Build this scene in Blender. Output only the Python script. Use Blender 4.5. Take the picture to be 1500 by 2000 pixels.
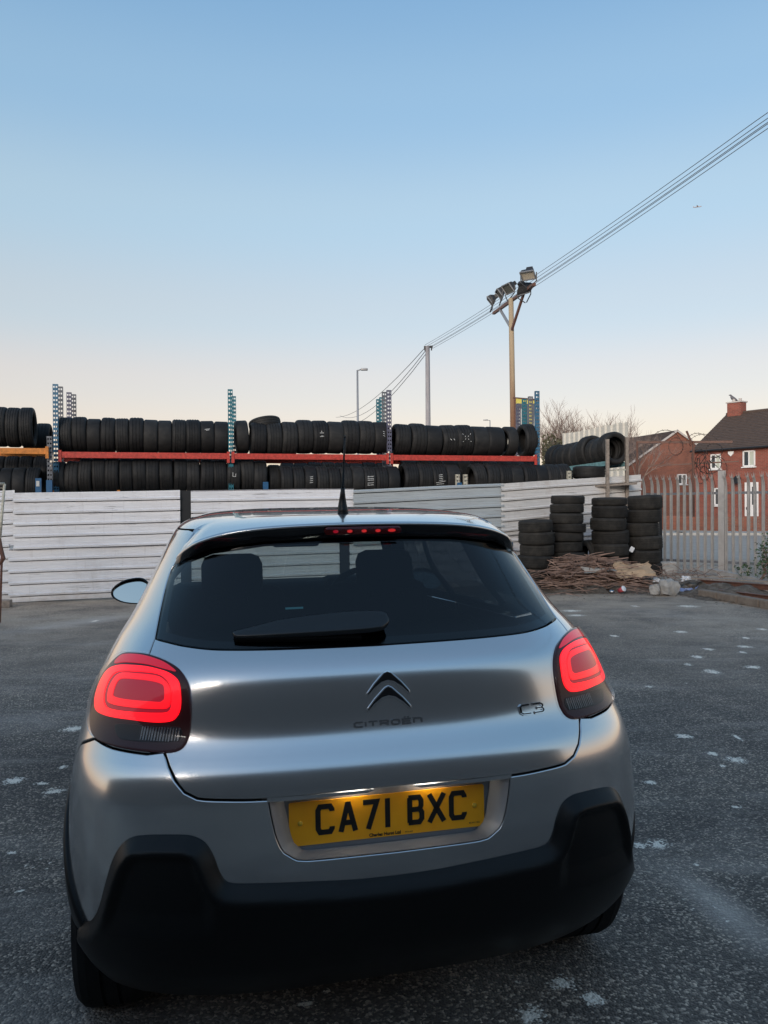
import bpy, math, random
import numpy as np
from mathutils import Vector, Matrix
from mathutils.geometry import delaunay_2d_cdt
sc = bpy.context.scene
for o in list(bpy.data.objects): bpy.data.objects.remove(o)
COL = sc.collection
rnd = random.Random(7)
# ---------------------------------------------------------------- camera
CAM_H = 1.487
cam_d = bpy.data.cameras.new('camera'); cam = bpy.data.objects.new('camera', cam_d); COL.objects.link(cam); sc.camera = cam
cam_d.sensor_fit = 'VERTICAL'; cam_d.sensor_height = 36; cam_d.lens = 1542/2000*36; cam_d.clip_end = 3000; cam_d.clip_start = .05
def view_matrix(pos, yaw, pit, rol):
    fw = Vector((math.sin(yaw)*math.cos(pit), math.cos(yaw)*math.cos(pit), math.sin(pit)))
    r = Vector((math.cos(yaw), -math.sin(yaw), 0)); u = r.cross(fw)
    c, s = math.cos(rol), math.sin(rol); r2 = c*r+s*u; u2 = -s*r+c*u
    return Matrix(((r2.x, u2.x, -fw.x, pos[0]), (r2.y, u2.y, -fw.y, pos[1]), (r2.z, u2.z, -fw.z, pos[2]), (0, 0, 0, 1)))
CAM_M = view_matrix((0, 0, CAM_H), 0, math.radians(-.43), math.radians(-.45))
cam.matrix_world = CAM_M
# ---------------------------------------------------------------- sky, sun, exposure
SUN_EL, SUN_AZ = math.radians(15), math.radians(202)     # azimuth from +Y, clockwise: low, behind the photographer
w = bpy.data.worlds.new('World'); sc.world = w; w.use_nodes = True
nt = w.node_tree; bg = nt.nodes['Background']
N_, L_ = nt.nodes, nt.links
sky = N_.new('ShaderNodeTexSky'); sky.sky_type = 'NISHITA'; sky.sun_disc = False
sky.sun_elevation = SUN_EL; sky.sun_rotation = SUN_AZ; sky.air_density = 1.0; sky.dust_density = 1.5; sky.ozone_density = 2.0
tc = N_.new('ShaderNodeTexCoord'); sx = N_.new('ShaderNodeSeparateXYZ'); L_.new(tc.outputs['Generated'], sx.inputs[0])
rp = N_.new('ShaderNodeValToRGB'); L_.new(sx.outputs[2], rp.inputs[0]); rp.color_ramp.interpolation = 'EASE'
SKY = [(0, (.58, .38, .31)), (.085, (.57, .385, .27)), (.15, (.505, .385, .295)), (.23, (.39, .39, .36)), (.34, (.315, .405, .44)), (.45, (.215, .345, .455)), (.56, (.15, .285, .43)), (.80, (.14, .235, .355)), (1, (.13, .225, .34))]
while len(rp.color_ramp.elements) < len(SKY): rp.color_ramp.elements.new(.5)
for e, (p, c) in zip(rp.color_ramp.elements, SKY): e.position = p; e.color = (*c, 1)
ad = N_.new('ShaderNodeMix'); ad.data_type = 'RGBA'; ad.blend_type = 'ADD'; ad.inputs[0].default_value = 1
sc_n = N_.new('ShaderNodeMix'); sc_n.data_type = 'RGBA'; sc_n.blend_type = 'MULTIPLY'; sc_n.inputs[0].default_value = 1; sc_n.inputs[7].default_value = (.080, .080, .080, 1)
L_.new(sky.outputs[0], sc_n.inputs[6]); L_.new(rp.outputs[0], ad.inputs[6]); L_.new(sc_n.outputs[2], ad.inputs[7]); L_.new(ad.outputs[2], bg.inputs[0]); bg.inputs[1].default_value = 1.04
sun_d = bpy.data.lights.new('sun', 'SUN'); sun_d.energy = 2.5; sun_d.angle = math.radians(28); sun_d.color = (1, .88, .78)
sun = bpy.data.objects.new('sun', sun_d); COL.objects.link(sun)
sd = Vector((math.sin(SUN_AZ)*math.cos(SUN_EL), math.cos(SUN_AZ)*math.cos(SUN_EL), math.sin(SUN_EL)))
sun.rotation_euler = sd.to_track_quat('Z', 'Y').to_euler()
vs = sc.view_settings; vs.view_transform = 'Standard'; vs.look = 'None'; vs.exposure = 0; vs.gamma = 1
sc.cycles.max_bounces = 10; sc.cycles.transparent_max_bounces = 12; sc.cycles.use_denoising = True
# ---------------------------------------------------------------- materials
MATS = {}
def nodes_of(m): return m.node_tree.nodes, m.node_tree.links
def mat(name, col=(.5, .5, .5), rough=.5, metal=0., coat=0., coat_rough=.03, emit=None, estr=0., spec=.5, ior=None):
    m = bpy.data.materials.new(name); m.use_nodes = True; b = m.node_tree.nodes['Principled BSDF']; I = b.inputs
    I['Base Color'].default_value = (*col, 1); I['Roughness'].default_value = rough; I['Metallic'].default_value = metal
    I['Coat Weight'].default_value = coat; I['Coat Roughness'].default_value = coat_rough; I['Specular IOR Level'].default_value = spec
    if ior: I['IOR'].default_value = ior
    if emit: I['Emission Color'].default_value = (*emit, 1); I['Emission Strength'].default_value = estr
    MATS[name] = m; return m
def coords(m, kind='Object'):
    n, l = nodes_of(m); t = n.new('ShaderNodeTexCoord'); return t.outputs[kind]
def noise(m, vec, scale, detail=4, rough=.55, dim='3D', dist=0.):
    n, l = nodes_of(m); t = n.new('ShaderNodeTexNoise'); t.noise_dimensions = dim
    t.inputs['Scale'].default_value = scale; t.inputs['Detail'].default_value = detail; t.inputs['Roughness'].default_value = rough; t.inputs['Distortion'].default_value = dist
    if vec is not None: l.new(vec, t.inputs['Vector'])
    return t.outputs['Fac']
def ramp(m, fac, stops):
    n, l = nodes_of(m); r = n.new('ShaderNodeValToRGB'); e = r.color_ramp.elements
    while len(e) < len(stops): e.new(.5)
    for k, (p, c) in enumerate(stops):
        e[k].position = p; e[k].color = (*c, 1) if len(c) == 3 else c
    l.new(fac, r.inputs[0]); return r.outputs[0]
def mixc(m, fac, a, b, mode='MIX'):
    n, l = nodes_of(m); x = n.new('ShaderNodeMix'); x.data_type = 'RGBA'; x.blend_type = mode
    for sk, v in ((x.inputs[0], fac), (x.inputs[6], a), (x.inputs[7], b)):
        if isinstance(v, (int, float)): sk.default_value = v
        elif isinstance(v, tuple): sk.default_value = (*v, 1)
        else: l.new(v, sk)
    return x.outputs[2]
def mth(m, op, a, b=None, c=None, clamp=False):
    n, l = nodes_of(m); x = n.new('ShaderNodeMath'); x.operation = op; x.use_clamp = clamp
    for k, v in enumerate((a, b, c)):
        if v is None: continue
        if isinstance(v, (int, float)): x.inputs[k].default_value = v
        else: l.new(v, x.inputs[k])
    return x.outputs[0]
def vmul(m, vec, s):
    n, l = nodes_of(m); x = n.new('ShaderNodeVectorMath'); x.operation = 'MULTIPLY'; l.new(vec, x.inputs[0]); x.inputs[1].default_value = s; return x.outputs[0]
def put(m, sock, out):
    n, l = nodes_of(m); l.new(out, n['Principled BSDF'].inputs[sock])
def bump(m, h, strength=.3, dist=.01):
    n, l = nodes_of(m); b = n.new('ShaderNodeBump'); b.inputs['Strength'].default_value = strength; b.inputs['Distance'].default_value = dist
    l.new(h, b.inputs['Height']); l.new(b.outputs[0], n['Principled BSDF'].inputs['Normal'])
def rand_obj(m):
    n, l = nodes_of(m); return n.new('ShaderNodeObjectInfo').outputs['Random']
# ---------------------------------------------------------------- objects
def tag(o, label=None, cat=None, group=None, kind=None):
    for k, v in (('label', label), ('category', cat), ('group', group), ('kind', kind)):
        if v: o[k] = v
    return o
def link(o, parent=None):
    COL.objects.link(o)
    if parent: o.parent = parent
    return o
def empty(name, loc=(0, 0, 0), rz=0.):
    o = bpy.data.objects.new(name, None); o.location = loc; o.rotation_euler = (0, 0, rz); o.empty_display_size = .1; return link(o)
def mobj(name, v, f, m, parent=None, smooth=False, normals=None, uvs=None):
    me = bpy.data.meshes.new(name); me.from_pydata([tuple(map(float, p)) for p in v], [], [tuple(map(int, q)) for q in f]); me.update()
    if smooth or normals is not None: me.polygons.foreach_set('use_smooth', [True]*len(me.polygons))
    if normals is not None: me.normals_split_custom_set_from_vertices([tuple(map(float, q)) for q in normals])
    if m is not None:
        for x in (m if isinstance(m, (list, tuple)) else [m]): me.materials.append(MATS[x] if isinstance(x, str) else x)
    return link(bpy.data.objects.new(name, me), parent)
def again(o, parent=None, loc=None, rot=None):
    c = o.copy(); link(c)
    if parent is not None: c.parent = parent
    if loc is not None: c.location = loc
    if rot is not None: c.rotation_euler = rot
    return c
def copy_tree(o, parent=None):
    c = o.copy(); COL.objects.link(c); c.parent = parent
    for ch in list(o.children): copy_tree(ch, c)
    return c
class MB:
    """collects the pieces of ONE mesh"""
    def __init__(s): s.v = []; s.f = []
    def add(s, v, f):
        k = len(s.v); s.v += [tuple(p) for p in v]; s.f += [tuple(i+k for i in q) for q in f]; return s
    def box(s, c, d, M=None, bev=0.):
        x, y, z = (q/2 for q in d)
        if bev <= 0:
            v = [Vector((a*x, b*y, e*z)) for a in (-1, 1) for b in (-1, 1) for e in (-1, 1)]
            f = [(0, 1, 3, 2), (4, 6, 7, 5), (0, 4, 5, 1), (2, 3, 7, 6), (0, 2, 6, 4), (1, 5, 7, 3)]
        else:
            v, f = bev_box(x, y, z, bev)
        if M is not None: v = [M @ Vector(p) for p in v]
        return s.add([Vector(p)+Vector(c) for p in v], f)
    def tube(s, pts, r, n=8, cap=True):
        v, f = tube(pts, r, n, cap); return s.add(v, f)
    def lathe(s, prof, n=24, M=None, close=False):
        v, f = lathe(prof, n, close)
        if M is not None: v = [M @ Vector(p) for p in v]
        return s.add(v, f)
    def obj(s, name, m, parent=None, smooth=False): return mobj(name, s.v, s.f, m, parent, smooth)
def bev_box(x, y, z, b):
    import bmesh
    bm = bmesh.new(); bmesh.ops.create_cube(bm, size=1)
    for p in bm.verts: p.co = Vector((p.co.x*2*x, p.co.y*2*y, p.co.z*2*z))
    bmesh.ops.bevel(bm, geom=bm.edges[:], offset=b, segments=2, affect='EDGES', profile=.5)
    bm.verts.index_update(); v = [p.co.copy() for p in bm.verts]; f = [[q.index for q in g.verts] for g in bm.faces]; bm.free(); return v, f
def tube(pts, r, n=8, cap=True):
    pts = [Vector(p) for p in pts]; k = len(pts); rs = r if isinstance(r, (list, tuple)) else [r]*k
    v = []; f = []; ref = None
    for i, p in enumerate(pts):
        t = (pts[min(i+1, k-1)]-pts[max(i-1, 0)]).normalized()
        if ref is None: ref = Vector((0, 0, 1)) if abs(t.z) < .9 else Vector((1, 0, 0))
        a = (ref-t*ref.dot(t)).normalized(); ref = a; b = t.cross(a)
        for j in range(n):
            w_ = 2*math.pi*j/n; v.append(p+(a*math.cos(w_)+b*math.sin(w_))*rs[i])
    for i in range(k-1):
        for j in range(n): f.append((i*n+j, i*n+(j+1) % n, (i+1)*n+(j+1) % n, (i+1)*n+j))
    if cap: f.append(tuple(range(n-1, -1, -1))); f.append(tuple((k-1)*n+j for j in range(n)))
    return v, f
def lathe(prof, n=24, close=False):
    """profile of (r, z) turned about Z"""
    v = []; f = []; k = len(prof)
    for j in range(n):
        c, s = math.cos(2*math.pi*j/n), math.sin(2*math.pi*j/n)
        for r, z in prof: v.append((r*c, r*s, z))
    for j in range(n):
        q = (j+1) % n
        for i in range(k if close else k-1):
            i2 = (i+1) % k; f.append((j*k+i, q*k+i, q*k+i2, j*k+i2))
    return v, f
def extrude_poly(poly, h, M=None):
    """flat polygon (x, y) given thickness h along z"""
    n = len(poly); v = [(x, y, 0) for x, y in poly]+[(x, y, h) for x, y in poly]
    f = [tuple(range(n-1, -1, -1)), tuple(range(n, 2*n))]+[(i, (i+1) % n, n+(i+1) % n, n+i) for i in range(n)]
    if M is not None: v = [M @ Vector(p) for p in v]
    return v, f
def basis(x, y, z, o=(0, 0, 0)):
    return Matrix(((x[0], y[0], z[0], o[0]), (x[1], y[1], z[1], o[1]), (x[2], y[2], z[2], o[2]), (0, 0, 0, 1)))
# ---------------------------------------------------------------- where things stand: photo bearing + distance -> point
def at(px, py, d):
    p = CAM_M @ Vector(((px-750)/1542*d, (1000-py)/1542*d, -d)); return p
def ground_at(px, py):
    o = CAM_M.translation; q = at(px, py, 1)-o; return o+q*(-o.z/q.z)
# ---------------------------------------------------------------- car surface
# car frame: X right, Y forward, Z up, origin on the ground under the rear bumper
class Spl:
    """natural cubic spline"""
    def __init__(s, x, y):
        s.x = np.array(x, float); s.y = np.array(y, float); n = len(x)
        h = np.diff(s.x); A = np.zeros((n, n)); b = np.zeros(n); A[0, 0] = A[-1, -1] = 1
        for i in range(1, n-1):
            A[i, i-1] = h[i-1]; A[i, i] = 2*(h[i-1]+h[i]); A[i, i+1] = h[i]
            b[i] = 6*((s.y[i+1]-s.y[i])/h[i]-(s.y[i]-s.y[i-1])/h[i-1])
        s.m = np.linalg.solve(A, b)
    def __call__(s, q):
        q = np.asarray(q, float); i = np.clip(np.searchsorted(s.x, q)-1, 0, len(s.x)-2)
        h = s.x[i+1]-s.x[i]; a = (s.x[i+1]-q)/h; b = (q-s.x[i])/h
        return a*s.y[i]+b*s.y[i+1]+((a**3-a)*s.m[i]+(b**3-b)*s.m[i+1])*h*h/6
# z, rear y at the centre, half width, front y
KN = np.array([
 (.18,.25,.785,3.80),(.26,.15,.812,3.90),(.35,.07,.828,3.95),(.45,.025,.838,3.975),(.53,.006,.841,3.98),
 (.60,.000,.841,3.98),(.68,.003,.839,3.965),(.75,.006,.834,3.93),(.80,.012,.828,3.86),(.83,.021,.823,3.78),
 (.86,.037,.817,3.66),(.89,.054,.811,3.50),(.92,.066,.803,3.34),(.97,.076,.788,3.10),(1.02,.085,.768,2.94),
 (1.06,.098,.748,2.87),(1.09,.118,.731,2.82),(1.12,.150,.713,2.77),(1.15,.186,.694,2.72),(1.20,.228,.667,2.63),
 (1.30,.304,.618,2.44),(1.37,.358,.585,2.30),(1.415,.398,.560,2.21),(1.440,.458,.533,2.14),(1.459,.60,.49,2.06),
 (1.473,.85,.43,1.96),(1.482,1.15,.33,1.84),(1.4865,1.38,.20,1.74),(1.488,1.52,.06,1.66)])
_sx = np.concatenate([[0], np.cumsum(np.hypot(np.diff(KN[:, 0]), np.diff(KN[:, 1]))+1e-6)])
SMAX = _sx[-1]
_Z, _YR, _W, _YF = (Spl(_sx, KN[:, k]) for k in range(4))
NEXP = 3.2
_th = np.linspace(0, np.pi/2, 4001)
_ux = np.sin(_th)**(2/NEXP); _ud = 1-np.cos(_th)**(2/NEXP)
_al = np.concatenate([[0], np.cumsum(np.hypot(np.diff(_ux)*.83, np.diff(_ud)*.5))])
L1 = _al[-1]; LS = 2.75; L2 = L1+LS; L3 = L2+L1
def depth(s):
    g = _YF(s)-_YR(s)
    return np.minimum(np.interp(_Z(s), (.6, .75, .85, .95, 1.10, 1.2), (.50, .51, .545, .585, .62, .63)), .36*g), np.minimum(.55, .36*g)
def P(a, s):
    """point of the outer skin: a = run round the plan outline from the rear centre (left negative), s = run up the rear profile"""
    a = np.asarray(a, float); s = np.asarray(s, float); b = np.abs(a)
    z, yr, W, yf = _Z(s), _YR(s), _W(s), _YF(s); Ar, Af = depth(s)
    bc = np.where(b > L2, L3-b, b)
    ux = np.interp(bc, _al, _ux); ud = np.interp(bc, _al, _ud)
    k = np.clip((b-L1)/LS, 0, 1)
    ym = yr+Ar+k*(yf-Af-yr-Ar)
    y = np.where(b < L1, yr+Ar*ud, np.where(b > L2, yf-Af*ud, ym))
    x = W*np.where((b >= L1) & (b <= L2), 1, ux)
    return np.stack([x*np.sign(a), y, z], -1)
def NRM(a, s):
    e = 1e-3
    a = np.asarray(a, float); s = np.clip(np.asarray(s, float), e, SMAX-e)
    da = P(a+e, s)-P(a-e, s); ds = P(a, s+e)-P(a, s-e)
    # at the centre the mirrored sign flips cleanly, so the difference is fine
    n = np.cross(da, ds); return n/np.maximum(np.linalg.norm(n, axis=-1, keepdims=True), 1e-9)
def s_of_z(z):
    q = np.linspace(0, SMAX, 4000); return float(np.interp(z, _Z(q), q))
def a_of_y(y, z):
    s = s_of_z(z); q = np.linspace(0, L3, 3000); return float(np.interp(y, P(q, np.full_like(q, s))[:, 1], q))
CAMF, CAMP, CAMYAW, CAMPIT, CAMROL = 1542.0, (-.4595, -1.9405, 1.4869), math.radians(12.86), math.radians(-.43), math.radians(-.95)
# ---------------------------------------------------------------- the car
def paint_material():
    m = mat('silver_paint', (.5, .5, .5), .22, .95, 1., .02)
    fl = noise(m, coords(m), 2600, 1); put(m, 'Base Color', ramp(m, fl, [(.3, (.655, .652, .655)), (.7, (.70, .695, .69))]))
    d = noise(m, coords(m), 4, 1, .5); put(m, 'Roughness', mth(m, 'MULTIPLY_ADD', d, .06, .165))
    put(m, 'Coat Roughness', mth(m, 'MULTIPLY_ADD', noise(m, coords(m), 9, 1), .04, .008))
    bump(m, noise(m, coords(m), 5, 2), .02, .01)
paint_material()
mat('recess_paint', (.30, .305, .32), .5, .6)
m = mat('black_plastic', (.004, .0042, .0046), .40, spec=.32); bump(m, noise(m, coords(m), 900, 2), .15, .0006)
mat('gloss_black', (.006, .006, .007), .08, 0, .5)
mat('void_black', (.004, .004, .004), .9, spec=.1)
mat('plate_light', (.8, .8, .75), .4, emit=(1, .90, .74), estr=36.0)
mat('chrome', (.75, .76, .78), .09, 1.)
mat('dark_chrome', (.42, .43, .45), .14, 1.)
mat('cabin_trim', (.009, .010, .012), .8, spec=.1)
mat('seat_cloth', (.005, .0055, .007), .9, spec=.05)
mat('lamp_black', (.050, .002, .004), .3, spec=.25)
mat('lamp_red_dim', (.20, .006, .02), .3, emit=(1, .012, .05), estr=.26)
mat('lamp_red_strip', (.4, .006, .02), .3, emit=(1, .010, .05), estr=.42)
mat('lamp_ring', (.5, .01, .02), .3, emit=(1, .003, .010), estr=1.5)
mat('lamp_ring_inner', (.5, .01, .02), .3, emit=(1, .004, .012), estr=1.05)
mat('lamp_clear', (.11, .107, .112), .2, .9)
mat('lamp_brown', (.022, .010, .010), .35, spec=.2)
mat('brake_red', (.09, .004, .006), .2)
mat('led_red', (.5, .02, .02), .3, emit=(1, .04, .04), estr=.45)
m = mat('plate_yellow', (.80, .40, .012), .35, coat=.4); bump(m, noise(m, coords(m), 60, 3), .03, .002)
put(m, 'Base Color', ramp(m, noise(m, coords(m), 14, 5), [(.3, (.90, .36, .006)), (.7, (.98, .42, .009))]))
mat('plate_black', (.010, .010, .011), .4)
mat('screw_yellow', (.62, .38, .03), .4)
m = mat('tyre_rubber', (.020, .020, .021), .72, spec=.15)
put(m, 'Base Color', ramp(m, noise(m, coords(m), 9, 5), [(.3, (.009, .009, .0095)), (.7, (.02, .0195, .0195))]))
mat('alloy', (.38, .38, .40), .3, .9)
mat('mirror_glass', (.55, .58, .56), .03, 1.)
mat('screen_glow', (.02, .05, .06), .4, emit=(.15, .55, .75), estr=.22)
def glass_mat(name, tint, ior=1.5, refl=1.):
    m = bpy.data.materials.new(name); m.use_nodes = True; n, l = nodes_of(m); n.remove(n['Principled BSDF'])
    t = n.new('ShaderNodeBsdfTransparent'); t.inputs[0].default_value = (*tint, 1)
    g = n.new('ShaderNodeBsdfGlossy'); g.inputs['Roughness'].default_value = .015; g.inputs[0].default_value = (refl, refl, refl, 1)
    f = n.new('ShaderNodeFresnel'); ge = n.new('ShaderNodeNewGeometry'); MATS[name] = m; l.new(mth(m, 'POWER', ior, mth(m, 'MULTIPLY_ADD', ge.outputs['Backfacing'], -2, 1)), f.inputs[0])
    x = n.new('ShaderNodeMixShader'); l.new(f.outputs[0], x.inputs[0]); l.new(t.outputs[0], x.inputs[1]); l.new(g.outputs[0], x.inputs[2])
    l.new(x.outputs[0], n['Material Output'].inputs[0]); MATS[name] = m
glass_mat('tinted_glass', (.34, .40, .415), 1.5); glass_mat('clear_glass', (.82, .88, .86), 1.5); glass_mat('lamp_lens', (.97, .95, .95), 1.30); glass_mat('privacy_glass', (.07, .08, .09), 1.5)
# ---- domain helpers
def sgn_area(p): return sum(p[i][0]*p[(i+1) % len(p)][1]-p[(i+1) % len(p)][0]*p[i][1] for i in range(len(p)))/2
def ccw(p): return list(p) if sgn_area(p) > 0 else list(p)[::-1]
def catmull(pts, closed=True, step=.008):
    p = [np.array(q, float) for q in pts]; n = len(p); out = []
    for i in range(n if closed else n-1):
        g = lambda k: p[k % n] if closed else p[min(max(k, 0), n-1)]
        p0, p1, p2, p3 = g(i-1), g(i), g(i+1), g(i+2); k = max(1, int(np.linalg.norm(p2-p1)/step))
        for j in range(k):
            t = j/k; out.append(tuple(.5*((2*p1)+(-p0+p2)*t+(2*p0-5*p1+4*p2-p3)*t*t+(-p0+3*p1-3*p2+p3)*t**3)))
    if not closed: out.append(tuple(p[-1]))
    return out
def densify(p, res, closed=True):
    out = []; n = len(p)
    for i in range(n if closed else n-1):
        a, b = np.array(p[i], float), np.array(p[(i+1) % n], float); k = max(1, int(math.ceil(np.linalg.norm(b-a)/res)))
        out += [tuple(a+(b-a)*j/k) for j in range(k)]
    if not closed: out.append(tuple(p[-1]))
    return out
def outn(p):
    """outward unit normals of a ccw closed polyline"""
    q = np.array(p); e = np.roll(q, -1, 0)-q; e /= np.maximum(np.linalg.norm(e, axis=1, keepdims=True), 1e-9)
    n = np.stack([e[:, 1], -e[:, 0]], 1); m = n+np.roll(n, 1, 0); return m/np.maximum(np.linalg.norm(m, axis=1, keepdims=True), .35)
def inset(p, d): p = ccw(p); return [tuple(x) for x in np.array(p)-outn(p)*d]
def inside(poly, q):
    P_ = np.array(poly); q = np.asarray(q); r = np.zeros(len(q), bool); j = len(P_)-1
    for i in range(len(P_)):
        yi, yj = P_[i, 1], P_[j, 1]; c = (yi > q[:, 1]) != (yj > q[:, 1])
        with np.errstate(divide='ignore', invalid='ignore'): xx = (P_[j, 0]-P_[i, 0])*(q[:, 1]-yi)/(yj-yi)+P_[i, 0]
        r ^= c & (q[:, 0] < xx); j = i
    return r
def dist_to(poly, q, closed=True):
    q = np.asarray(q); A = np.array(poly); B = np.roll(A, -1, 0)
    if not closed: A = A[:-1]; B = B[:-1]
    best = np.full(len(q), 1e9)
    for a, b in zip(A, B):
        ab = b-a; t = np.clip(((q-a)@ab)/max(ab@ab, 1e-12), 0, 1); best = np.minimum(best, np.linalg.norm(q-a-t[:, None]*ab, axis=1))
    return best
def mir(p): return [(-a, s) for a, s in p][::-1]
def fill(outer, holes, res):
    """triangulate a domain polygon: boundary kept, inside filled with even points"""
    loops = [ccw(densify(outer, res))]+[ccw(densify(h, res))[::-1] for h in holes]
    pts = []; edges = []
    for lp in loops:
        k = len(pts); pts += lp; edges += [(k+i, k+(i+1) % len(lp)) for i in range(len(lp))]
    A = np.array(loops[0]); lo, hi = A.min(0), A.max(0)
    gx = np.arange(lo[0], hi[0], res); gy = np.arange(lo[1], hi[1], res*.87); q = []
    for j, y in enumerate(gy): q += [(x+(res/2 if j % 2 else 0), y) for x in gx]
    if q:
        q = np.array(q); ok = inside(loops[0], q)
        for h in loops[1:]: ok &= ~inside(h, q)
        q = q[ok]
        if len(q):
            d = np.min([dist_to(lp, q) for lp in loops], 0); q = q[d > .55*res]; pts = pts+[tuple(x) for x in q]
    vo, _, fo, ov, _, _ = delaunay_2d_cdt([Vector(p) for p in pts], edges, [], 0, 1e-6)
    V = np.array([tuple(x) for x in vo]); F = [tuple(f) for f in fo if len(f) == 3]
    C = np.array([V[list(f)].mean(0) for f in F]); ok = inside(loops[0], C)
    for h in loops[1:]: ok &= ~inside(h, C)
    F = [f for f, k in zip(F, ok) if k]
    back = {}
    for i, l_ in enumerate(ov):
        for k in l_: back[k] = i
    k = 0; L = []
    for lp in loops: L.append([back[k+i] for i in range(len(lp))]); k += len(lp)
    return V, F, L
def panel(name, outer, m, parent, holes=(), off=0., res=.022, bev=.0022, drop=.012, rim=True, label=None):
    V, F, L = fill(outer, holes, res); a, s = V[:, 0], V[:, 1]; N = NRM(a, s)
    fn = callable(off); o = off(V) if fn else np.full(len(V), off)
    W_ = P(a, s)+N*o[:, None]; pts = [tuple(x) for x in W_]; nr = [tuple(x) for x in N]; fc = list(F)
    if rim:
        for lp in L:
            q = V[lp]; n2 = outn([tuple(x) for x in q]); n2 = n2 if True else n2
            ow = P(q[:, 0]+n2[:, 0]*1e-3, q[:, 1]+n2[:, 1]*1e-3)-P(q[:, 0], q[:, 1]); ow /= np.maximum(np.linalg.norm(ow, axis=1, keepdims=True), 1e-9)
            b = W_[lp]; NN = N[lp]; k = len(pts); c = len(lp)
            r2 = b+ow*bev-NN*bev*.6; r3 = b+ow*bev*1.2-NN*bev*1.6; r4 = b+ow*bev*1.2-NN*drop
            for r_, nn in ((r2, NN*.75+ow*.66), (r3, ow), (r4, ow)):
                pts += [tuple(x) for x in r_]; nr += [tuple(x) for x in nn/np.linalg.norm(nn, axis=1, keepdims=True)]
            rows = [list(lp)]+[list(range(k+j*c, k+(j+1)*c)) for j in range(3)]
            for r0, r1 in zip(rows, rows[1:]):
                for i in range(c): fc.append((r0[i], r1[i], r1[(i+1) % c], r0[(i+1) % c]))
    ob = mobj(name, pts, fc, m, parent, smooth=True, normals=None if fn else nr)
    return ob
def sheet(name, a0, a1, s0, s1, m, parent, off=0., na=60, ns=30):
    A, S = np.meshgrid(np.linspace(a0, a1, na), np.linspace(s0, s1, ns)); N = NRM(A, S); W_ = P(A, S)+N*off
    f = [(j*na+i, j*na+i+1, (j+1)*na+i+1, (j+1)*na+i) for j in range(ns-1) for i in range(na-1)]
    return mobj(name, W_.reshape(-1, 3), f, m, parent, normals=N.reshape(-1, 3))
def stroke(mb, line, wd, mp, h, closed=False):
    """a ribbon of width wd along a polyline in (u, v), raised by h; mp(u, v, off) -> point"""
    q = np.array(line, float); n = len(q)
    d = np.roll(q, -1, 0)-q
    if not closed: d[-1] = d[-2]
    d /= np.maximum(np.linalg.norm(d, axis=1, keepdims=True), 1e-9)
    nn = np.stack([-d[:, 1], d[:, 0]], 1); pv = np.roll(nn, 1, 0)
    if not closed: pv[0] = nn[0]
    mm = nn+pv; mm = mm/np.maximum((mm*nn).sum(1, keepdims=True), .35)
    A, B = q+mm*wd/2, q-mm*wd/2
    v = [mp(*p, h) for p in A]+[mp(*p, h) for p in B]+[mp(*p, 0) for p in A]+[mp(*p, 0) for p in B]; f = []
    for i in range(n if closed else n-1):
        j = (i+1) % n; f += [(n+i, n+j, j, i), (i, j, 2*n+j, 2*n+i), (n+j, n+i, 3*n+i, 3*n+j)]
    if not closed: f += [(n, 0, 2*n, 3*n), (n-1, 2*n-1, 4*n-1, 3*n-1)]
    mb.add(v, f)
def arc(cx, cy, rx, ry, t0, t1, k=10): return [(cx+rx*math.cos(math.radians(t0+(t1-t0)*i/k)), cy+ry*math.sin(math.radians(t0+(t1-t0)*i/k))) for i in range(k+1)]
def on_skin(da, ds, base=0.):
    def f(u, v, h):
        a, s = da+u, ds+v; return tuple((P(a, s)+NRM(a, s)*(h+base)).reshape(3))
    return f
# ---- the outlines, in the skin's own metres (a, s), left half
LAMP = [(.836,1.019),(.779,1.03),(.719,1.032),(.657,1.021),(.603,1.001),(.568,.975),(.547,.947),(.534,.912),(.527,.872),(.526,.837),(.537,.811),(.563,.8),(.607,.799),(.678,.801),(.747,.804),(.801,.808),(.842,.818),(.876,.839),(.910,.875),(.922,.915),(.906,.954),(.876,.991)]
RING_O = [(.872,.890),(.883,.912),(.884,.941),(.866,.968),(.822,.986),(.765,.995),(.701,.998),(.643,.992),(.608,.982),(.583,.965),(.566,.931),(.56,.901),(.566,.883),(.581,.873),(.622,.869),(.697,.87),(.792,.868),(.845,.872)]
RING_OI = [(.816,.900),(.829,.922),(.830,.949),(.813,.970),(.769,.981),(.695,.986),(.649,.983),(.617,.969),(.598,.95),(.584,.911),(.591,.894),(.628,.89),(.703,.887),(.777,.885),(.800,.889)]
RING_I = [(.801,.907),(.812,.93),(.808,.955),(.791,.97),(.752,.977),(.663,.979),(.627,.969),(.603,.95),(.591,.918),(.597,.904),(.631,.901),(.708,.899),(.763,.898),(.79,.9)]
RING_II = [(.783,.917),(.788,.937),(.783,.956),(.756,.964),(.684,.967),(.634,.962),(.618,.950),(.609,.924),(.617,.917),(.661,.916),(.745,.914),(.776,.915)]
REFL = [(.847,.990),(.842,1.004),(.825,1.016),(.775,1.025),(.719,1.026),(.654,1.015),(.605,.994),(.63,.997),(.705,1.006),(.786,1.002)]
REV = [(.74,.845),(.732,.854),(.668,.858),(.574,.859),(.550,.856),(.543,.84),(.557,.826),(.611,.822),(.683,.821),(.718,.824)]
CLAD_TOP = [(.832,.323),(.791,.345),(.752,.399),(.720,.485),(.699,.539),(.674,.576),(.646,.595),(.603,.602),(.542,.604),(.499,.601),(.467,.584),(.447,.551),(.435,.517),(.421,.491),(.398,.481),(.347,.477),(.20,.467),(.10,.460),(0,.458)]
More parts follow.
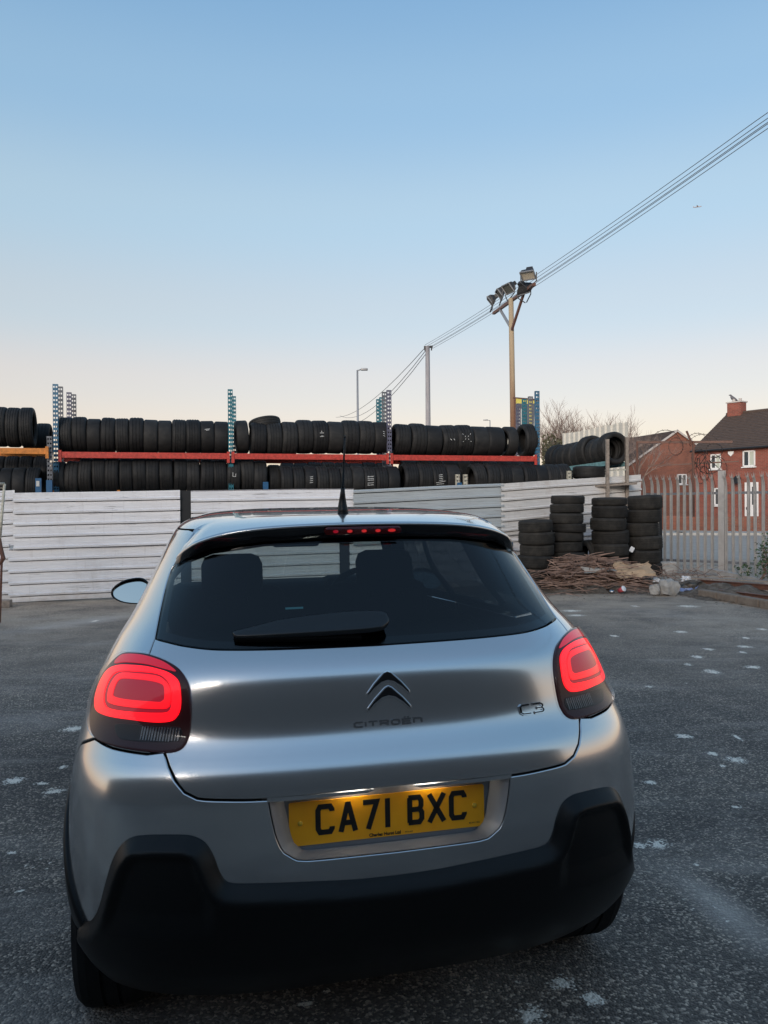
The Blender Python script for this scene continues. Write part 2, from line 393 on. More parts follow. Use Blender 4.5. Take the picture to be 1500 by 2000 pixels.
GATE = [(.718,1.031),(.584,.8),(.567,.765),(.547,.732),(.521,.705),(.489,.690),(.421,.684),(.322,.680),(.16,.681),(0,.682)]
GLB = [(.725,1.088),(.66,1.079),(.616,1.072),(.52,1.0625),(.41,1.060),(.21,1.058),(0,1.056)]
GLS = [(.725,1.088),(.760,1.18),(.789,1.266),(.797,1.315),(.783,1.345)]
GLT = [(.783,1.345),(.73,1.375),(.63,1.41),(.42,1.435),(.21,1.442),(0,1.444)]
REC = [(.315,.680),(.306,.632),(.293,.581),(.277,.549),(.254,.533),(.223,.525),(.10,.523),(0,.522)]
CAR_LABEL = 'silver grey hatchback with lit red tail lamps and yellow rear plate, seen from behind'
car = empty('hatchback_car'); tag(car, CAR_LABEL, 'car')
def both(half_from_left):  # left half polyline running to a = 0 -> full polyline, left to right
    l_ = [(-a, s) for a, s in half_from_left]; return l_+[(a, s) for a, s in half_from_left[-2::-1]]
sz = s_of_z
def side_pts(yz): return [(a_of_y(y, z), sz(z)) for y, z in yz]
AXR, AXF, AXZ = .64, 3.18, .318
def arch(cy, r, z0, y_first='rear', k=26, t0=None):
    t = math.asin((z0-AXZ)/r); return [(cy-r*math.cos(t+(math.pi-2*t)*i/k), AXZ+r*math.sin(t+(math.pi-2*t)*i/k)) for i in range(k+1)]
# tailgate
gate_line = catmull(GATE[1:], False, .02)
gl = [GATE[0]]+gate_line
tail_poly = [(-a, s) for a, s in gl]+[(a, s) for a, s in gl[::-1]][1:]+[(a, s) for a, s in catmull(GLB, False, .02)]+[(-a, s) for a, s in catmull(GLB, False, .02)[::-1]][1:]
tailgate = panel('tailgate', inset(tail_poly, .0055), 'silver_paint', car, drop=.03)
# bumper, notched round the number plate
rec = catmull(REC, False, .015)
seam = [(.584,.80),(.63,.793),(.74,.797),(.82,.806)]
arch_b = [p for p in arch(AXR, .405, .40) if p[0] < .46]          # rear part of the arch, bottom to top
arch_dom = side_pts(arch_b)
SH = (a_of_y(.46, .681), sz(.681))
bump_half = [(0, .36), (.60, .36), (.80, .33)]+arch_dom+[SH, (.905, .775)]+seam[::-1]+gl[2:-3]+rec      # to a = 0 at the notch floor
bump_poly = [(a, s) for a, s in bump_half]+[(-a, s) for a, s in bump_half[::-1]][1:-1]
bumper = panel('rear_bumper', inset(bump_poly, .0065), 'silver_paint', car, res=.02, drop=.03, bev=.003)
# plate recess: sloping walls and a floor
def recess():
    top = both(rec); n = len(top)
    fl = []
    for a, s in top:
        k = min(1, max(0, (abs(a)-.20)/.10)); fl.append((a-math.copysign(.034*k, a), s+.004))
    rows = [(top, -.002), ([(.85*a+.15*b, .85*s+.15*t) for (a, s), (b, t) in zip(top, fl)], -.010), (fl, -.042), (fl, -.055)]
    v = []; f = []
    for r_, o_ in rows:
        q = np.array(r_); v += [tuple(x) for x in P(q[:, 0], q[:, 1])+NRM(q[:, 0], q[:, 1])*o_]
    for j in range(3):
        for i in range(n-1): f.append((j*n+i, j*n+i+1, (j+1)*n+i+1, (j+1)*n+i))
    mobj('plate_surround', v, f, 'recess_paint', bumper, smooth=True)
    v = [(-.33, .058, .56), (.33, .058, .56), (.33, .058, .82), (-.33, .058, .82)]
    mobj('recess_floor', v, [(0, 1, 2, 3)], 'recess_paint', bumper)
recess()
# black lower cladding with a raised lip
ct = catmull(CLAD_TOP, False, .010)
clad_half = [(0, .05), (.45, .055), (.70, .075)]+side_pts([(.30, .245), (.262, .29), (.243, .35), (.250, .40)])+ct
CB = 0.045
clad_poly = clad_half+[(-a, s) for a, s in clad_half[::-1]][1:-1]
clad_edge = both(ct)
def clad_off(V):
    d = dist_to(clad_edge, V, False); t = np.clip(d/.034, 0, 1); return .003+.030*t*(1.12-.12*t)-.016*np.clip((d-.040)/.012, 0, 1)*np.clip((np.abs(V[:, 0])-.44)/.03, 0, 1)*np.clip((V[:, 1]-.36)/.06, 0, 1)
cladding = panel('bumper_cladding', inset(clad_poly, .001), 'black_plastic', car, off=clad_off, res=.0085, drop=.02)
# rear quarters with the roof pillars, each side
RB = 1.473   # where the roof panel starts
quarter_half = seam[::-1]+[(.584, .80), (.718, 1.031)]+catmull(GLS, False, .02)+[(.768, 1.405), (.755, 1.455), (.80, RB-.006)]
q_end = side_pts([(1.02, 1.405), (.83, 1.30), (.72, 1.20), (.78, 1.09), (1.02, 1.04), (1.04, .80)])
arch_q = side_pts([p for p in arch(AXR, .405, .40)[::-1] if p[0] > .46 and p[0] < 1.04])
quarter_half += [(a_of_y(1.12, 1.44), RB-.006)]+q_end+arch_q+[SH, (.905, .775)]
for sg in (-1, 1):
    p = [(sg*a, s) for a, s in quarter_half]; panel('rear_quarter', inset(p, .0048), 'silver_paint', car, res=.03, drop=.02)
# doors, wings, sills, glasshouse trim
door_r = side_pts([(1.045, .40), (1.045, .80), (1.025, 1.035), (1.86, 1.0), (1.88, .75), (1.86, .33), (1.18, .33)])
door_f = side_pts([(1.86, .33), (1.88, .75), (1.86, 1.0), (2.75, .96), (2.84, .75), (2.80, .33)])
wing = side_pts([(2.80, .40), (2.84, .75), (2.75, .96), (2.98, .93), (3.40, .86), (3.62, .78), (3.62, .45)])
trim = side_pts([(.74, 1.20), (.85, 1.30), (1.03, 1.405), (1.12, 1.437), (1.90, 1.437), (2.10, 1.41), (2.35, 1.27), (2.62, 1.08), (2.73, .968), (1.86, 1.005), (1.03, 1.04), (.80, 1.09)])
win_r = side_pts([(1.12, 1.07), (1.22, 1.38), (1.83, 1.395), (1.81, 1.045)])
win_f = side_pts([(1.90, 1.04), (1.92, 1.395), (2.03, 1.385), (2.30, 1.24), (2.50, 1.09), (2.55, 1.02)])
def arch2(cy, r, zr, zf, k=30):
    t0, t1 = math.asin((zr-AXZ)/r), math.pi-math.asin((zf-AXZ)/r); return [(cy-r*math.cos(t0+(t1-t0)*i/k), AXZ+r*math.sin(t0+(t1-t0)*i/k)) for i in range(k+1)]
trim_r = side_pts(arch2(AXR, .408, .39, .24)+arch2(AXR, .335, .39, .24)[::-1])
trim_f = side_pts([p for p in arch(AXF, .405, .22)]+[p for p in arch(AXF, .34, .22)[::-1]])
sill = side_pts([(1.05, .20), (1.05, .36), (2.78, .36), (2.78, .20)])
front_half = side_pts([(3.62, .24), (3.62, .78), (3.40, .86), (2.98, .93)])
for sg in (-1, 1):
    M_ = lambda p: [(sg*a, s) for a, s in p]
    for nm, dp in (('rear_door', door_r), ('front_door', door_f)):
        d_ = panel(nm, inset(M_(dp), .0025), 'silver_paint', car, res=.06)
        y0 = 1.16 if nm == 'rear_door' else 2.0; a0, s0 = sg*a_of_y(y0, .86), sz(.86)
        hp = [(a0-.09, s0-.014), (a0+.09, s0-.014), (a0+.09, s0+.014), (a0-.09, s0+.014)]
        panel('door_handle', hp, 'silver_paint', d_, off=.028, res=.05, bev=.006, drop=.03)
    wf = side_pts([p for p in arch(AXF, .405, .40)]); wp = wf[::-1]
    panel('front_wing', inset(M_(side_pts([(2.80, .42), (2.84, .75), (2.75, .96), (2.98, .93), (3.40, .86), (3.62, .78), (3.62, .46)])+[p for p in wp]), .0025), 'silver_paint', car, res=.05)
    t_ = panel('window_trim', inset(M_(trim), .003), 'gloss_black', car, holes=[M_(win_r), M_(win_f)], off=-.002, res=.05)
    panel('side_window', M_(win_r), 'privacy_glass', t_, off=-.006, res=.08, rim=False)
    panel('side_window', M_(win_f), 'privacy_glass', t_, off=-.006, res=.08, rim=False)
    panel('wheel_arch_trim', M_(trim_r), 'black_plastic', car, off=.013, res=.03, bev=.006, drop=.03)
    panel('wheel_arch_trim', M_(trim_f), 'black_plastic', car, off=.013, res=.03, bev=.006, drop=.03)
    panel('sill_trim', M_(sill), 'black_plastic', car, off=.008, res=.08, drop=.02)
# bonnet and nose, windscreen
sheet('front_bumper', a_of_y(3.62, .5), L3, sz(.24), sz(.78), 'silver_paint', car, 0, 40, 30); sheet('front_bumper', -L3, -a_of_y(3.62, .5), sz(.24), sz(.78), 'silver_paint', car, 0, 40, 30)
sheet('bonnet', L2-.3, L3, sz(.78), sz(1.0), 'silver_paint', car, .001, 50, 30); sheet('bonnet', -L3, -L2+.3, sz(.78), sz(1.0), 'silver_paint', car, .001, 50, 30)
for sg in (-1, 1):
    ps = [(L3-.0005, sz(.99)), (L3-.0005, sz(1.435)), (a_of_y(2.09, 1.43), sz(1.43)), (a_of_y(2.58, 1.15), sz(1.15)), (a_of_y(2.80, 1.0), sz(1.0))]
    pp = side_pts([(1.97, 1.43), (2.09, 1.43), (2.58, 1.15), (2.80, 1.0), (2.70, .975), (2.42, 1.15)]); panel('windscreen_pillar', [(sg*a, s) for a, s in pp], 'gloss_black', car, res=.05)
    panel('windscreen', [(sg*a, s) for a, s in ps], 'clear_glass', car, res=.06, rim=False)
# roof
roof = sheet('roof', -L3, L3, RB, SMAX-.001, 'silver_paint', car, 0, 320, 60)
sheet('headliner', -L3, L3, RB-.012, SMAX-.001, 'cabin_trim', car, -.03, 120, 20)
sheet('cabin_liner', -.60, .60, .04, sz(1.0), 'void_black', car, -.085, 80, 24)
for sg in (-1, 1):
    sheet('cabin_liner', *sorted((sg*.58, sg*L3)), sz(.735), sz(1.0), 'void_black', car, -.06, 80, 10)
    for yc in (AXR, AXF): MB().box((sg*.58, yc, .56), (.02, 1.0, .36)).obj('wheel_well', 'void_black', car)
sheet('pillar_liner', -1.13, -.80, sz(1.0), RB, 'void_black', car, -.012, 20, 20); sheet('pillar_liner', .80, 1.13, sz(1.0), RB, 'void_black', car, -.012, 20, 20)
mobj('floor_pan', [(-.56, .30, .25), (.56, .30, .25), (.56, 3.7, .25), (-.56, 3.7, .25)], [(0, 1, 2, 3)], 'void_black', car)
# rear window
glp = [(-a, s) for a, s in catmull(GLS, False, .02)]+[(-a, s) for a, s in GLT[1:]]+[(a, s) for a, s in GLT[-2::-1]]+[(a, s) for a, s in catmull(GLS, False, .02)[::-1]][1:]+[(a, s) for a, s in catmull(GLB, False, .02)][1:]+[(-a, s) for a, s in catmull(GLB, False, .02)[::-1]][1:-1]
rear_window = panel('rear_window', inset(glp, .004), 'tinted_glass', car, res=.03, off=-.002, rim=False)
rim_in = inset(glp, .004)
# black ceramic edge behind the glass
panel('window_frit', rim_in, 'gloss_black', rear_window, holes=[inset(glp, .032)], off=-.006, res=.03, rim=False)
# rear lamps
for sg in (-1, 1):
    Q = lambda p: [(sg*a, s) for a, s in catmull(p, True, .006)]
    side = 'left' if sg < 0 else 'right'
    lp = panel('tail_lamp', Q(LAMP), 'lamp_black', car, off=.003, res=.016, drop=.03)
    tag(lp, 'tail lamp with glowing red double ring')
    panel('light_ring', Q(RING_O), 'lamp_ring', lp, holes=[Q(RING_OI)], off=.0075, res=.012, bev=.001, drop=.004)
    panel('light_ring', Q(RING_I), 'lamp_ring_inner', lp, holes=[Q(RING_II)], off=.0070, res=.012, bev=.001, drop=.004)
    panel('reflector', inset(Q(RING_OI), .002), 'lamp_red_dim', lp, holes=[inset(Q(RING_I), -.002)], off=.0045, res=.012, rim=False)
    panel('reflector', inset(Q(RING_II), .001), 'lamp_red_dim', lp, off=.0050, res=.012, rim=False)
    panel('reflector', Q(REFL), 'lamp_red_strip', lp, off=.0065, res=.012, bev=.001, drop=.003)
    rv = Q(REV); cut = .655
    clear = [(a, s) for a, s in rv]
    panel('reversing_lamp', clear, 'lamp_brown', lp, off=.0055, res=.012, bev=.001, drop=.003)
    n_ = 14
    for k in range(n_):                                   # flutes of the clear lens
        a0 = .549+k*.0078; lo = .8235+.002*(k < 3); hi = .8565
        q = [(sg*a0, lo), (sg*(a0+(.0034, .0022, .0030)[k % 3]), lo), (sg*(a0+(.0034, .0022, .0030)[k % 3]), hi), (sg*a0, hi)]
        panel('lens_flute', q, 'lamp_clear', lp, off=.0078, res=.03, bev=.0008, drop=.003) if k % 1 == 0 else None
    lens_edge = Q(LAMP)
    panel('lens', inset(lens_edge, .002), 'lamp_lens', lp, off=.0125, res=.02, bev=.004, drop=.012)
# spoiler: silver wing, black underside with the third brake light
def spoiler():
    n = 61; T = []; Fr = []; G = []; Fo = []
    for i in range(n):
        u = -1+2*i/(n-1); x = .548*u; e = abs(u)
        zT = 1.4375-.0255*e**2-.060*e**6; yT = .352+.060*e**2+.085*e**6
        T.append((x, yT, zT))
        aG = .783*u if e < 1 else .783*u
        sG = float(np.interp(abs(aG), [p[0] for p in GLT[::-1]], [p[1]-.022 for p in GLT[::-1]])); g = P(aG, sG)+NRM(aG, sG)*.004
        G.append(tuple(g.reshape(3)))
        sF = 1.667-.20*e**5; aF = u*(.76); f_ = P(aF, sF)+NRM(aF, sF)*.003; Fr.append(tuple(f_.reshape(3)))
    # pull the wing tips onto the pillar
    T = np.array(T); G = np.array(G); Fr = np.array(Fr)
    e = np.abs(np.linspace(-1, 1, n))
    tip = np.array([P(sg_*.786, 1.352)+NRM(sg_*.786, 1.352)*.004 for sg_ in np.sign(np.linspace(-1, 1, n)+1e-9)]).reshape(n, 3)
    k = np.clip((e-.90)/.10, 0, 1)[:, None]; k = k*k*(3-2*k)
    T = T*(1-k)+tip*k
    rows = []
    for t in (0, .25, .5, .75, .93, 1):
        mid = Fr*(1-t)+T*t; mid[:, 2] += .010*math.sin(math.pi*t)*(1-k[:, 0]); rows.append(mid)
    lip = T.copy(); lip[:, 2] -= .006; lip[:, 1] += .002; rows.append(lip)
    v = [tuple(p) for r_ in rows for p in r_]; f = []
    for j in range(len(rows)-1):
        for i in range(n-1): f.append((j*n+i, (j+1)*n+i, (j+1)*n+i+1, j*n+i+1))
    sp = mobj('spoiler', v, f, 'silver_paint', car, smooth=True)
    # underside
    b0 = lip; b1 = lip*.55+G*.45; b1[:, 1] -= .004; b2 = G
    v = [tuple(p) for r_ in (b0, b1, b2) for p in r_]
    mobj('spoiler_underside', v, [(j*n+i, (j+1)*n+i, (j+1)*n+i+1, j*n+i+1) for j in range(2) for i in range(n-1)], 'gloss_black', sp, smooth=True)
    # third brake light
    bl = MB(); c = np.array((0, (b0[n//2][1]+G[n//2][1])/2-.009, (b0[n//2][2]+G[n//2][2])/2+.004)); d = G[n//2]-b0[n//2]; d /= np.linalg.norm(d); nrm = np.cross((1, 0, 0), d); nrm = nrm if nrm[1] < 0 else -nrm
    M_ = basis((1, 0, 0), -d, nrm, c)
    poly = []
    for cx, t0 in ((.105, -90), (-.105, 90)):
        poly += [(cx+.011*math.cos(math.radians(t0+18*i)), .011*math.sin(math.radians(t0+18*i))) for i in range(11)]
    v, f = extrude_poly(poly, .006, M_); b_ = mobj('brake_light', v, f, 'brake_red', sp)
    for x in (-.083, -.041, .002, .044, .086):
        v, f = extrude_poly([(x+(.012 if x > .08 else .008)*math.cos(k_*math.pi/5), .005*math.sin(k_*math.pi/5)) for k_ in range(10)], .0075, M_)
        mobj('led', v, f, 'led_red' if x > -.05 else 'lamp_red_dim', b_)
    v, f = extrude_poly(poly, .0035, M_ @ Matrix.Translation((0, 0, .0085))); mobj('lens', v, f, 'lamp_lens', b_)
spoiler()
# wiper
WIP = [(-.459,1.105),(-.395,1.121),(-.32,1.138),(-.208,1.147),(-.092,1.150),(.012,1.143),(.028,1.130),(.030,1.112),(.015,1.095),(-.03,1.085),(-.262,1.090),(-.447,1.094)]
mat('wiper_plastic', (.010, .011, .012), .34, spec=.6)
wiper = panel('rear_wiper', catmull(WIP, True, .01), 'wiper_plastic', car, off=lambda V: .018+.022*np.clip((V[:, 0]+.46)/.45, 0, 1), res=.012, bev=.004, drop=.016)
panel('wiper_blade', [(-.455,1.088),(-.06,1.078),(-.06,1.084),(-.455,1.095)], 'void_black', wiper, off=.012, res=.03, drop=.012)
# emblem, lettering, badge
CH = [(0, .034), (.010, .030), (.040, .0035), (.0605, -.020), (.060, -.0275), (.040, -.0105), (.018, .004), (0, .008)]
def chevron(s0):
    p = [(a+.005, s0+s) for a, s in CH]; full = p+[(.01-a, s) for a, s in p[::-1]][1:-1]
    c_ = panel('emblem', full, 'chrome', tailgate, off=.006, res=.006, bev=.0015, drop=.008)
    panel('emblem_inset', inset(full, .0030), 'gloss_black', tailgate, off=.0072, res=.01, bev=.0006, drop=.002)
chevron(.943); chevron(.904)
def letters(name, glyphs, a0, s0, wd, hh, pitch, parent, m, thick, h, base=0.):
    for k, g in enumerate(glyphs):
        if not g: continue
        mb = MB()
        for ln, cl in g: stroke(mb, [(x*wd, y*hh) for x, y in ln], thick, on_skin(a0+k*pitch, s0, base), h, cl)
        mb.obj(name, m, parent)
GC = [(arc(.62, .5, .55, .5, 60, 300, 12)[0:0]+[(1, 1), (.28, 1), (.08, .82), (.08, .18), (.28, 0), (1, 0)], False)]
GI = [([(.5, 0), (.5, 1)], False)]
GT = [([(0, 1), (1, 1)], False), ([(.5, 0), (.5, .95)], False)]
GR = [([(.05, 0), (.05, 1), (.8, 1), (.96, .85), (.96, .6), (.8, .45), (.1, .45)], False), ([(.6, .45), (1, 0)], False)]
GO = [([(.25, 0), (.06, .2), (.06, .8), (.25, 1), (.75, 1), (.94, .8), (.94, .2), (.75, 0)], True)]
GE = [([(.98, 1), (.05, 1), (.05, 0), (.98, 0)], False), ([(.1, .5), (.9, .5)], False), ([(.22, 1.42), (.38, 1.42)], False), ([(.62, 1.42), (.78, 1.42)], False)]
GN = [([(.05, 0), (.05, 1), (.75, 1), (.95, .8), (.95, 0)], False)]
letters('lettering', [GC], -.094, .839, .024, .0115, .0288, tailgate, 'dark_chrome', .0046, .004)
letters('lettering', [GT, GR, GO, GE, GN], -.0535, .839, .024, .0115, .0312, tailgate, 'dark_chrome', .0046, .004)
letters('lettering', [GI], -.0740, .839, .024, .0115, .0288, tailgate, 'dark_chrome', .0046, .004)
G3 = [([(.02, 1), (.8, 1), (.97, .85), (.97, .65), (.8, .5), (.35, .5)], False), ([(.8, .5), (.97, .36), (.97, .15), (.8, 0), (.02, 0)], False)]
letters('badge', [GC, G3], .386, .8335, .032, .0235, .0455, tailgate, 'chrome', .0072, .0045)
letters('badge', [GC, G3], .386, .8335, .032, .0235, .0455, tailgate, 'gloss_black', .0032, .0062)
# number plate
PY, PZ, PX = .0545, .6855, -.004
plm = MB(); v, f = extrude_poly([(PX+x_*.26-math.copysign(.004, x_)*q_, PZ+z_*.0555-math.copysign(.004, z_)*(1-q_)) for x_, z_, q_ in ((-1, -1, 1), (1, -1, 1), (1, -1, 0), (1, 1, 0), (1, 1, 1), (-1, 1, 1), (-1, 1, 0), (-1, -1, 0))], .003, basis((1, 0, 0), (0, 0, 1), (0, -1, 0), (0, PY, 0)))
plate = mobj('number_plate', v, f, 'plate_yellow', car)
tag(plate, 'yellow number plate reading CA71 BXC')
def on_plate(u0, v0):
    return lambda u, v_, h: (PX+u0+u, PY-.0031-h, PZ+v0+v_)
UC = [([(1, .80), (1, .86), (.86, 1), (.14, 1), (0, .86), (0, .14), (.14, 0), (.86, 0), (1, .14), (1, .20)], False)]
UA = [([(0, -.07), (.46, 1.0), (.54, 1.0), (1, -.07)], False), ([(.2, .28), (.8, .28)], False)]
U7 = [([(0, 1), (1, 1), (.36, -.07)], False)]
U1 = [([(.5, -.08), (.5, 1.08)], False)]
UB = [([(0, 0), (.82, 0), (1, .14), (1, .38), (.84, .52), (.10, .52)], False), ([(.84, .52), (.95, .66), (.95, .86), (.80, 1), (0, 1)], False), ([(.10, -.0), (.10, 1.0)], False)]
UX = [([(-.06, -.07), (1.06, 1.07)], False), ([(-.06, 1.07), (1.06, -.07)], False)]
x0 = -.186
for g, wd, adv in ((UC, .036, .0585), (UA, .038, .0585), (U7, .036, .0585), (U1, .012, .062), (UB, .036, .0585), (UX, .036, .0585), (UC, .036, .0585)):
    mb = MB()
    for ln, cl in g: stroke(mb, [(x*wd, y*.065) for x, y in ln], .0135, on_plate(x0, -.0265), .0005, cl)
    mb.obj('plate_character', 'plate_black', plate); x0 += adv if g is not U1 else .062
for sx in (-.232, .232):
    v, f = lathe([(0, .004), (.004, .004), (.0065, .002), (.0065, 0)], 14); M_ = basis((1, 0, 0), (0, 0, 1), (0, -1, 0), (PX+sx, PY-.003, PZ+.002))
    sc_ = mobj('screw_cap', [M_ @ Vector(p) for p in v], f, 'screw_yellow', plate, smooth=True)
def text_mesh(name, body, size, M_, m, parent, bold=0.):
    cu = bpy.data.curves.new(name, 'FONT'); cu.body = body; cu.size = size; cu.align_x = 'CENTER'; cu.extrude = .0002; cu.offset = bold; cu.resolution_u = 3
    t = bpy.data.objects.new(name, cu); COL.objects.link(t); bpy.context.view_layer.update()
    me = bpy.data.meshes.new_from_object(t.evaluated_get(bpy.context.evaluated_depsgraph_get())); bpy.data.objects.remove(t); bpy.data.curves.remove(cu)
    me.transform(M_); me.materials.clear(); me.materials.append(MATS[m]); return link(bpy.data.objects.new(name, me), parent)
text_mesh('plate_small_print', 'Charles Hurst Ltd', .0115, basis((1, 0, 0), (0, 0, 1), (0, -1, 0), (PX-.012, PY-.0033, PZ-.0515)), 'plate_black', plate, .0004)
text_mesh('plate_small_print', 'BT12 6LR', .005, basis((1, 0, 0), (0, 0, 1), (0, -1, 0), (PX+.052, PY-.0033, PZ-.0505)), 'plate_black', plate)
text_mesh('plate_small_print', 'BS AU 145e', .006, basis((1, 0, 0), (0, 0, 1), (0, -1, 0), (PX+.232, PY-.0033, PZ-.046)), 'plate_black', plate)
for sx in (-.10, .10):
    MB().box((sx, .036, .7775), (.06, .018, .008), bev=.002).obj('plate_lamp', 'plate_light', bumper, True)
# aerial
ab = P(-.004, 1.752); ab = Vector(ab.reshape(3))
aer = MB(); aer.tube([ab+Vector((0, -.008, -.006)), ab+Vector((0, -.004, .012)), ab+Vector((0, 0, .030)), ab+Vector((0, -.004, .060)), ab+Vector((0, -.012, .085))], [.019, .018, .0145, .0095, .0065], 16)
aerial = aer.obj('roof_aerial', 'black_plastic', car, True)
rod = MB(); p0 = ab+Vector((0, -.010, .080)); rod.tube([p0, p0+Vector((.0, -.055, .17))], [.0044, .0028], 10); rod.tube([p0+Vector((0, -.055, .17)), p0+Vector((0, -.0565, .176))], [.0034, .003], 10); rod.obj('aerial_rod', 'black_plastic', aerial, True)
# wing mirrors
for sg in (-1, 1):
    c = Vector((sg*.868, 2.72, 1.03)); prof = [(0, .13), (.045, .118), (.075, .09), (.088, .05), (.090, 0)]
    mb = MB(); v = []; nn = 28; rows = []
    def rr(t): # rounded trapezoid outline
        ct_, st_ = math.cos(t), math.sin(t); return (.108*math.copysign(abs(ct_)**.80, ct_)*(1.0-.10*st_), (.072-.022*(sg*ct_))*math.copysign(abs(st_)**.8, st_)+.012*sg*ct_*0)
    for d_, k_ in ((.02, .98), (0, 1.0), (-.0, .93), (.006, .90)): rows.append([(c.x+rr(2*math.pi*i/nn)[0]*k_, c.y-.0+d_*0-(.0 if d_ < .019 else 0)+{.02: .02, 0: 0, -.0: -.004, .006: .006}[d_], c.z+rr(2*math.pi*i/nn)[1]*k_) for i in range(nn)])
    rows = [[(c.x+rr(2*math.pi*i/nn)[0]*k_, c.y+y_, c.z+rr(2*math.pi*i/nn)[1]*k_) for i in range(nn)] for y_, k_ in ((.12, .05), (.115, .45), (.09, .78), (.05, .95), (.01, 1.0), (-.004, .985), (-.004, .90), (.010, .88))]
    v = [p for r_ in rows for p in r_]; f = [(j*nn+i, j*nn+(i+1) % nn, (j+1)*nn+(i+1) % nn, (j+1)*nn+i) for j in range(len(rows)-1) for i in range(nn)]
    hs = mobj('wing_mirror', v, f, 'gloss_black', car, smooth=True)
    q = [(c.x+rr(2*math.pi*i/nn)[0]*.885, c.y+.010+.28*rr(2*math.pi*i/nn)[1], c.z+rr(2*math.pi*i/nn)[1]*.885) for i in range(nn)]
    mobj('mirror_pane', q, [tuple(range(nn))[::1]], 'mirror_glass', hs)
    MB().tube([c+Vector((-sg*.08, .05, -.06)), c+Vector((-sg*.17, .07, -.085))], [.03, .035], 10).obj('mirror_arm', 'gloss_black', hs, True)
# wheels
def tyre_profile(R, rim, wd):
    h = wd/2
    return [(rim, -h*.80), (rim+.012, -h*.92), (rim+(R-rim)*.45, -h), (R-.022, -h*.96), (R-.006, -h*.80), (R, -h*.6), (R, -h*.26), (R-.007, -h*.25), (R-.007, -h*.17), (R, -h*.16), (R, h*.16), (R-.007, h*.17), (R-.007, h*.25), (R, h*.26), (R, h*.6), (R-.006, h*.80), (R-.022, h*.96), (rim+(R-rim)*.45, h), (rim+.012, h*.92), (rim, h*.80)]
AXLE = basis((0, 0, 1), (0, 1, 0), (-1, 0, 0))
def wheel(x, y):
    e = bpy.data.objects.new('wheel', None); link(e, car); e.location = (x, y, .316)
    v, f = lathe(tyre_profile(.318, .205, .205), 64); mobj('tyre', [AXLE @ Vector(p) for p in v], f, 'tyre_rubber', e, smooth=False)
    v, f = lathe([(.207, -.085), (.20, -.06), (.185, .03), (.14, .04)], 48); mb = MB(); mb.add([AXLE @ Vector(p) for p in v], f); sx = 1 if x > 0 else -1
    for k in range(8):
        t = k*math.pi/4; mb.box((sx*.075, .11*math.cos(t), .11*math.sin(t)), (.02, .19, .045), Matrix.Rotation(t, 3, 'X'))
    mb.obj('rim', 'alloy', e)
for x in (-.735, .735):
    for y in (AXR, AXF): wheel(x, y)
# cabin
def rbox(name, c, d, m, parent=car, bev=.03, M=None): return MB().box(c, d, M, bev).obj(name, m, parent, True)
tilt = Matrix.Rotation(math.radians(-14), 3, 'X')
for x in (-.34, .36):
    st = rbox('front_seat', (x, 1.78, .82), (.50, .14, .62), 'seat_cloth', bev=.06, M=tilt)
    rbox('headrest', (x, 1.66, 1.185), (.27, .11, .20), 'seat_cloth', st, .05, tilt)
    for e_ in (-.07, .07): MB().tube([(x+e_, 1.69, 1.05), (x+e_, 1.68, 1.12)], .008).obj('headrest_stay', 'dark_chrome', st)
bs = rbox('rear_seat', (0, .86, .76), (1.24, .15, .50), 'seat_cloth', bev=.05, M=tilt)
for x in (-.38, .38): rbox('headrest', (x, .80, 1.02), (.26, .09, .10), 'seat_cloth', bs, .04)
rbox('parcel_shelf', (0, .52, .97), (1.15, .52, .03), 'cabin_trim', bev=.01)
dash = rbox('dashboard', (0, 2.50, .945), (1.30, .36, .27), 'cabin_trim', bev=.06)
rbox('instrument_hood', (.36, 2.38, 1.07), (.36, .18, .07), 'cabin_trim', dash, .03)
MB().box((-.03, 2.315, .945), (.17, .006, .010)).obj('display_strip', 'screen_glow', dash)
sw = MB(); C_ = Vector((.36, 2.16, .98)); ax = Matrix.Rotation(math.radians(-24), 3, 'X')
sw.tube([C_+ax @ Vector((.18*math.cos(t*math.pi/18), 0, .18*math.sin(t*math.pi/18))) for t in range(37)], .017, 8, False)
sw.box(C_, (.14, .04, .11), ax); sw.box(C_, (.34, .02, .035), ax); sw.obj('steering_wheel', 'cabin_trim', car, True)
rbox('rear_view_mirror', (0, 2.12, 1.315), (.24, .03, .06), 'cabin_trim', bev=.015)
CAR_M = CAM_M @ view_matrix(CAMP, CAMYAW, CAMPIT, CAMROL).inverted()
car.matrix_world = CAR_M
# ---------------------------------------------------------------- ground and road
SPLATS = [(28,1525,22,6),(108,1545,20,7),(80,1530,14,3),(143,1423,18,6),(122,1498,8,3),(1283,1650,24,10),(1250,1650,14,6),(1270,1528,13,4),(1335,1438,15,4),(1390,1471,10,4),(1435,1483,20,6),(1410,1496,6,3),(1440,1440,5,5),(1345,1298,9,2.5),(1383,1268,11,2.5),(1362,1283,12,3),(1457,1246,6,2),(1455,1263,14,2.5),(1450,1274,8,2),(1470,1303,18,3),(1392,1312,16,4),(1330,1234,13,2),(1200,1242,9,2),(1125,1202,18,2),(1345,1184,22,2),(1490,1229,9,2),(1268,1341,9,2),(1098,1921,30,12),(1160,1950,22,15),(1035,1982,30,20),(600,1960,20,9),(185,1213,6,2),(1440,1576,10,3),(1240,1184,8,1.5),(1115,1193,20,2),(640,1935,10,4),(1010,1918,8,3),(40,1740,10,4),(22,1665,9,3)]
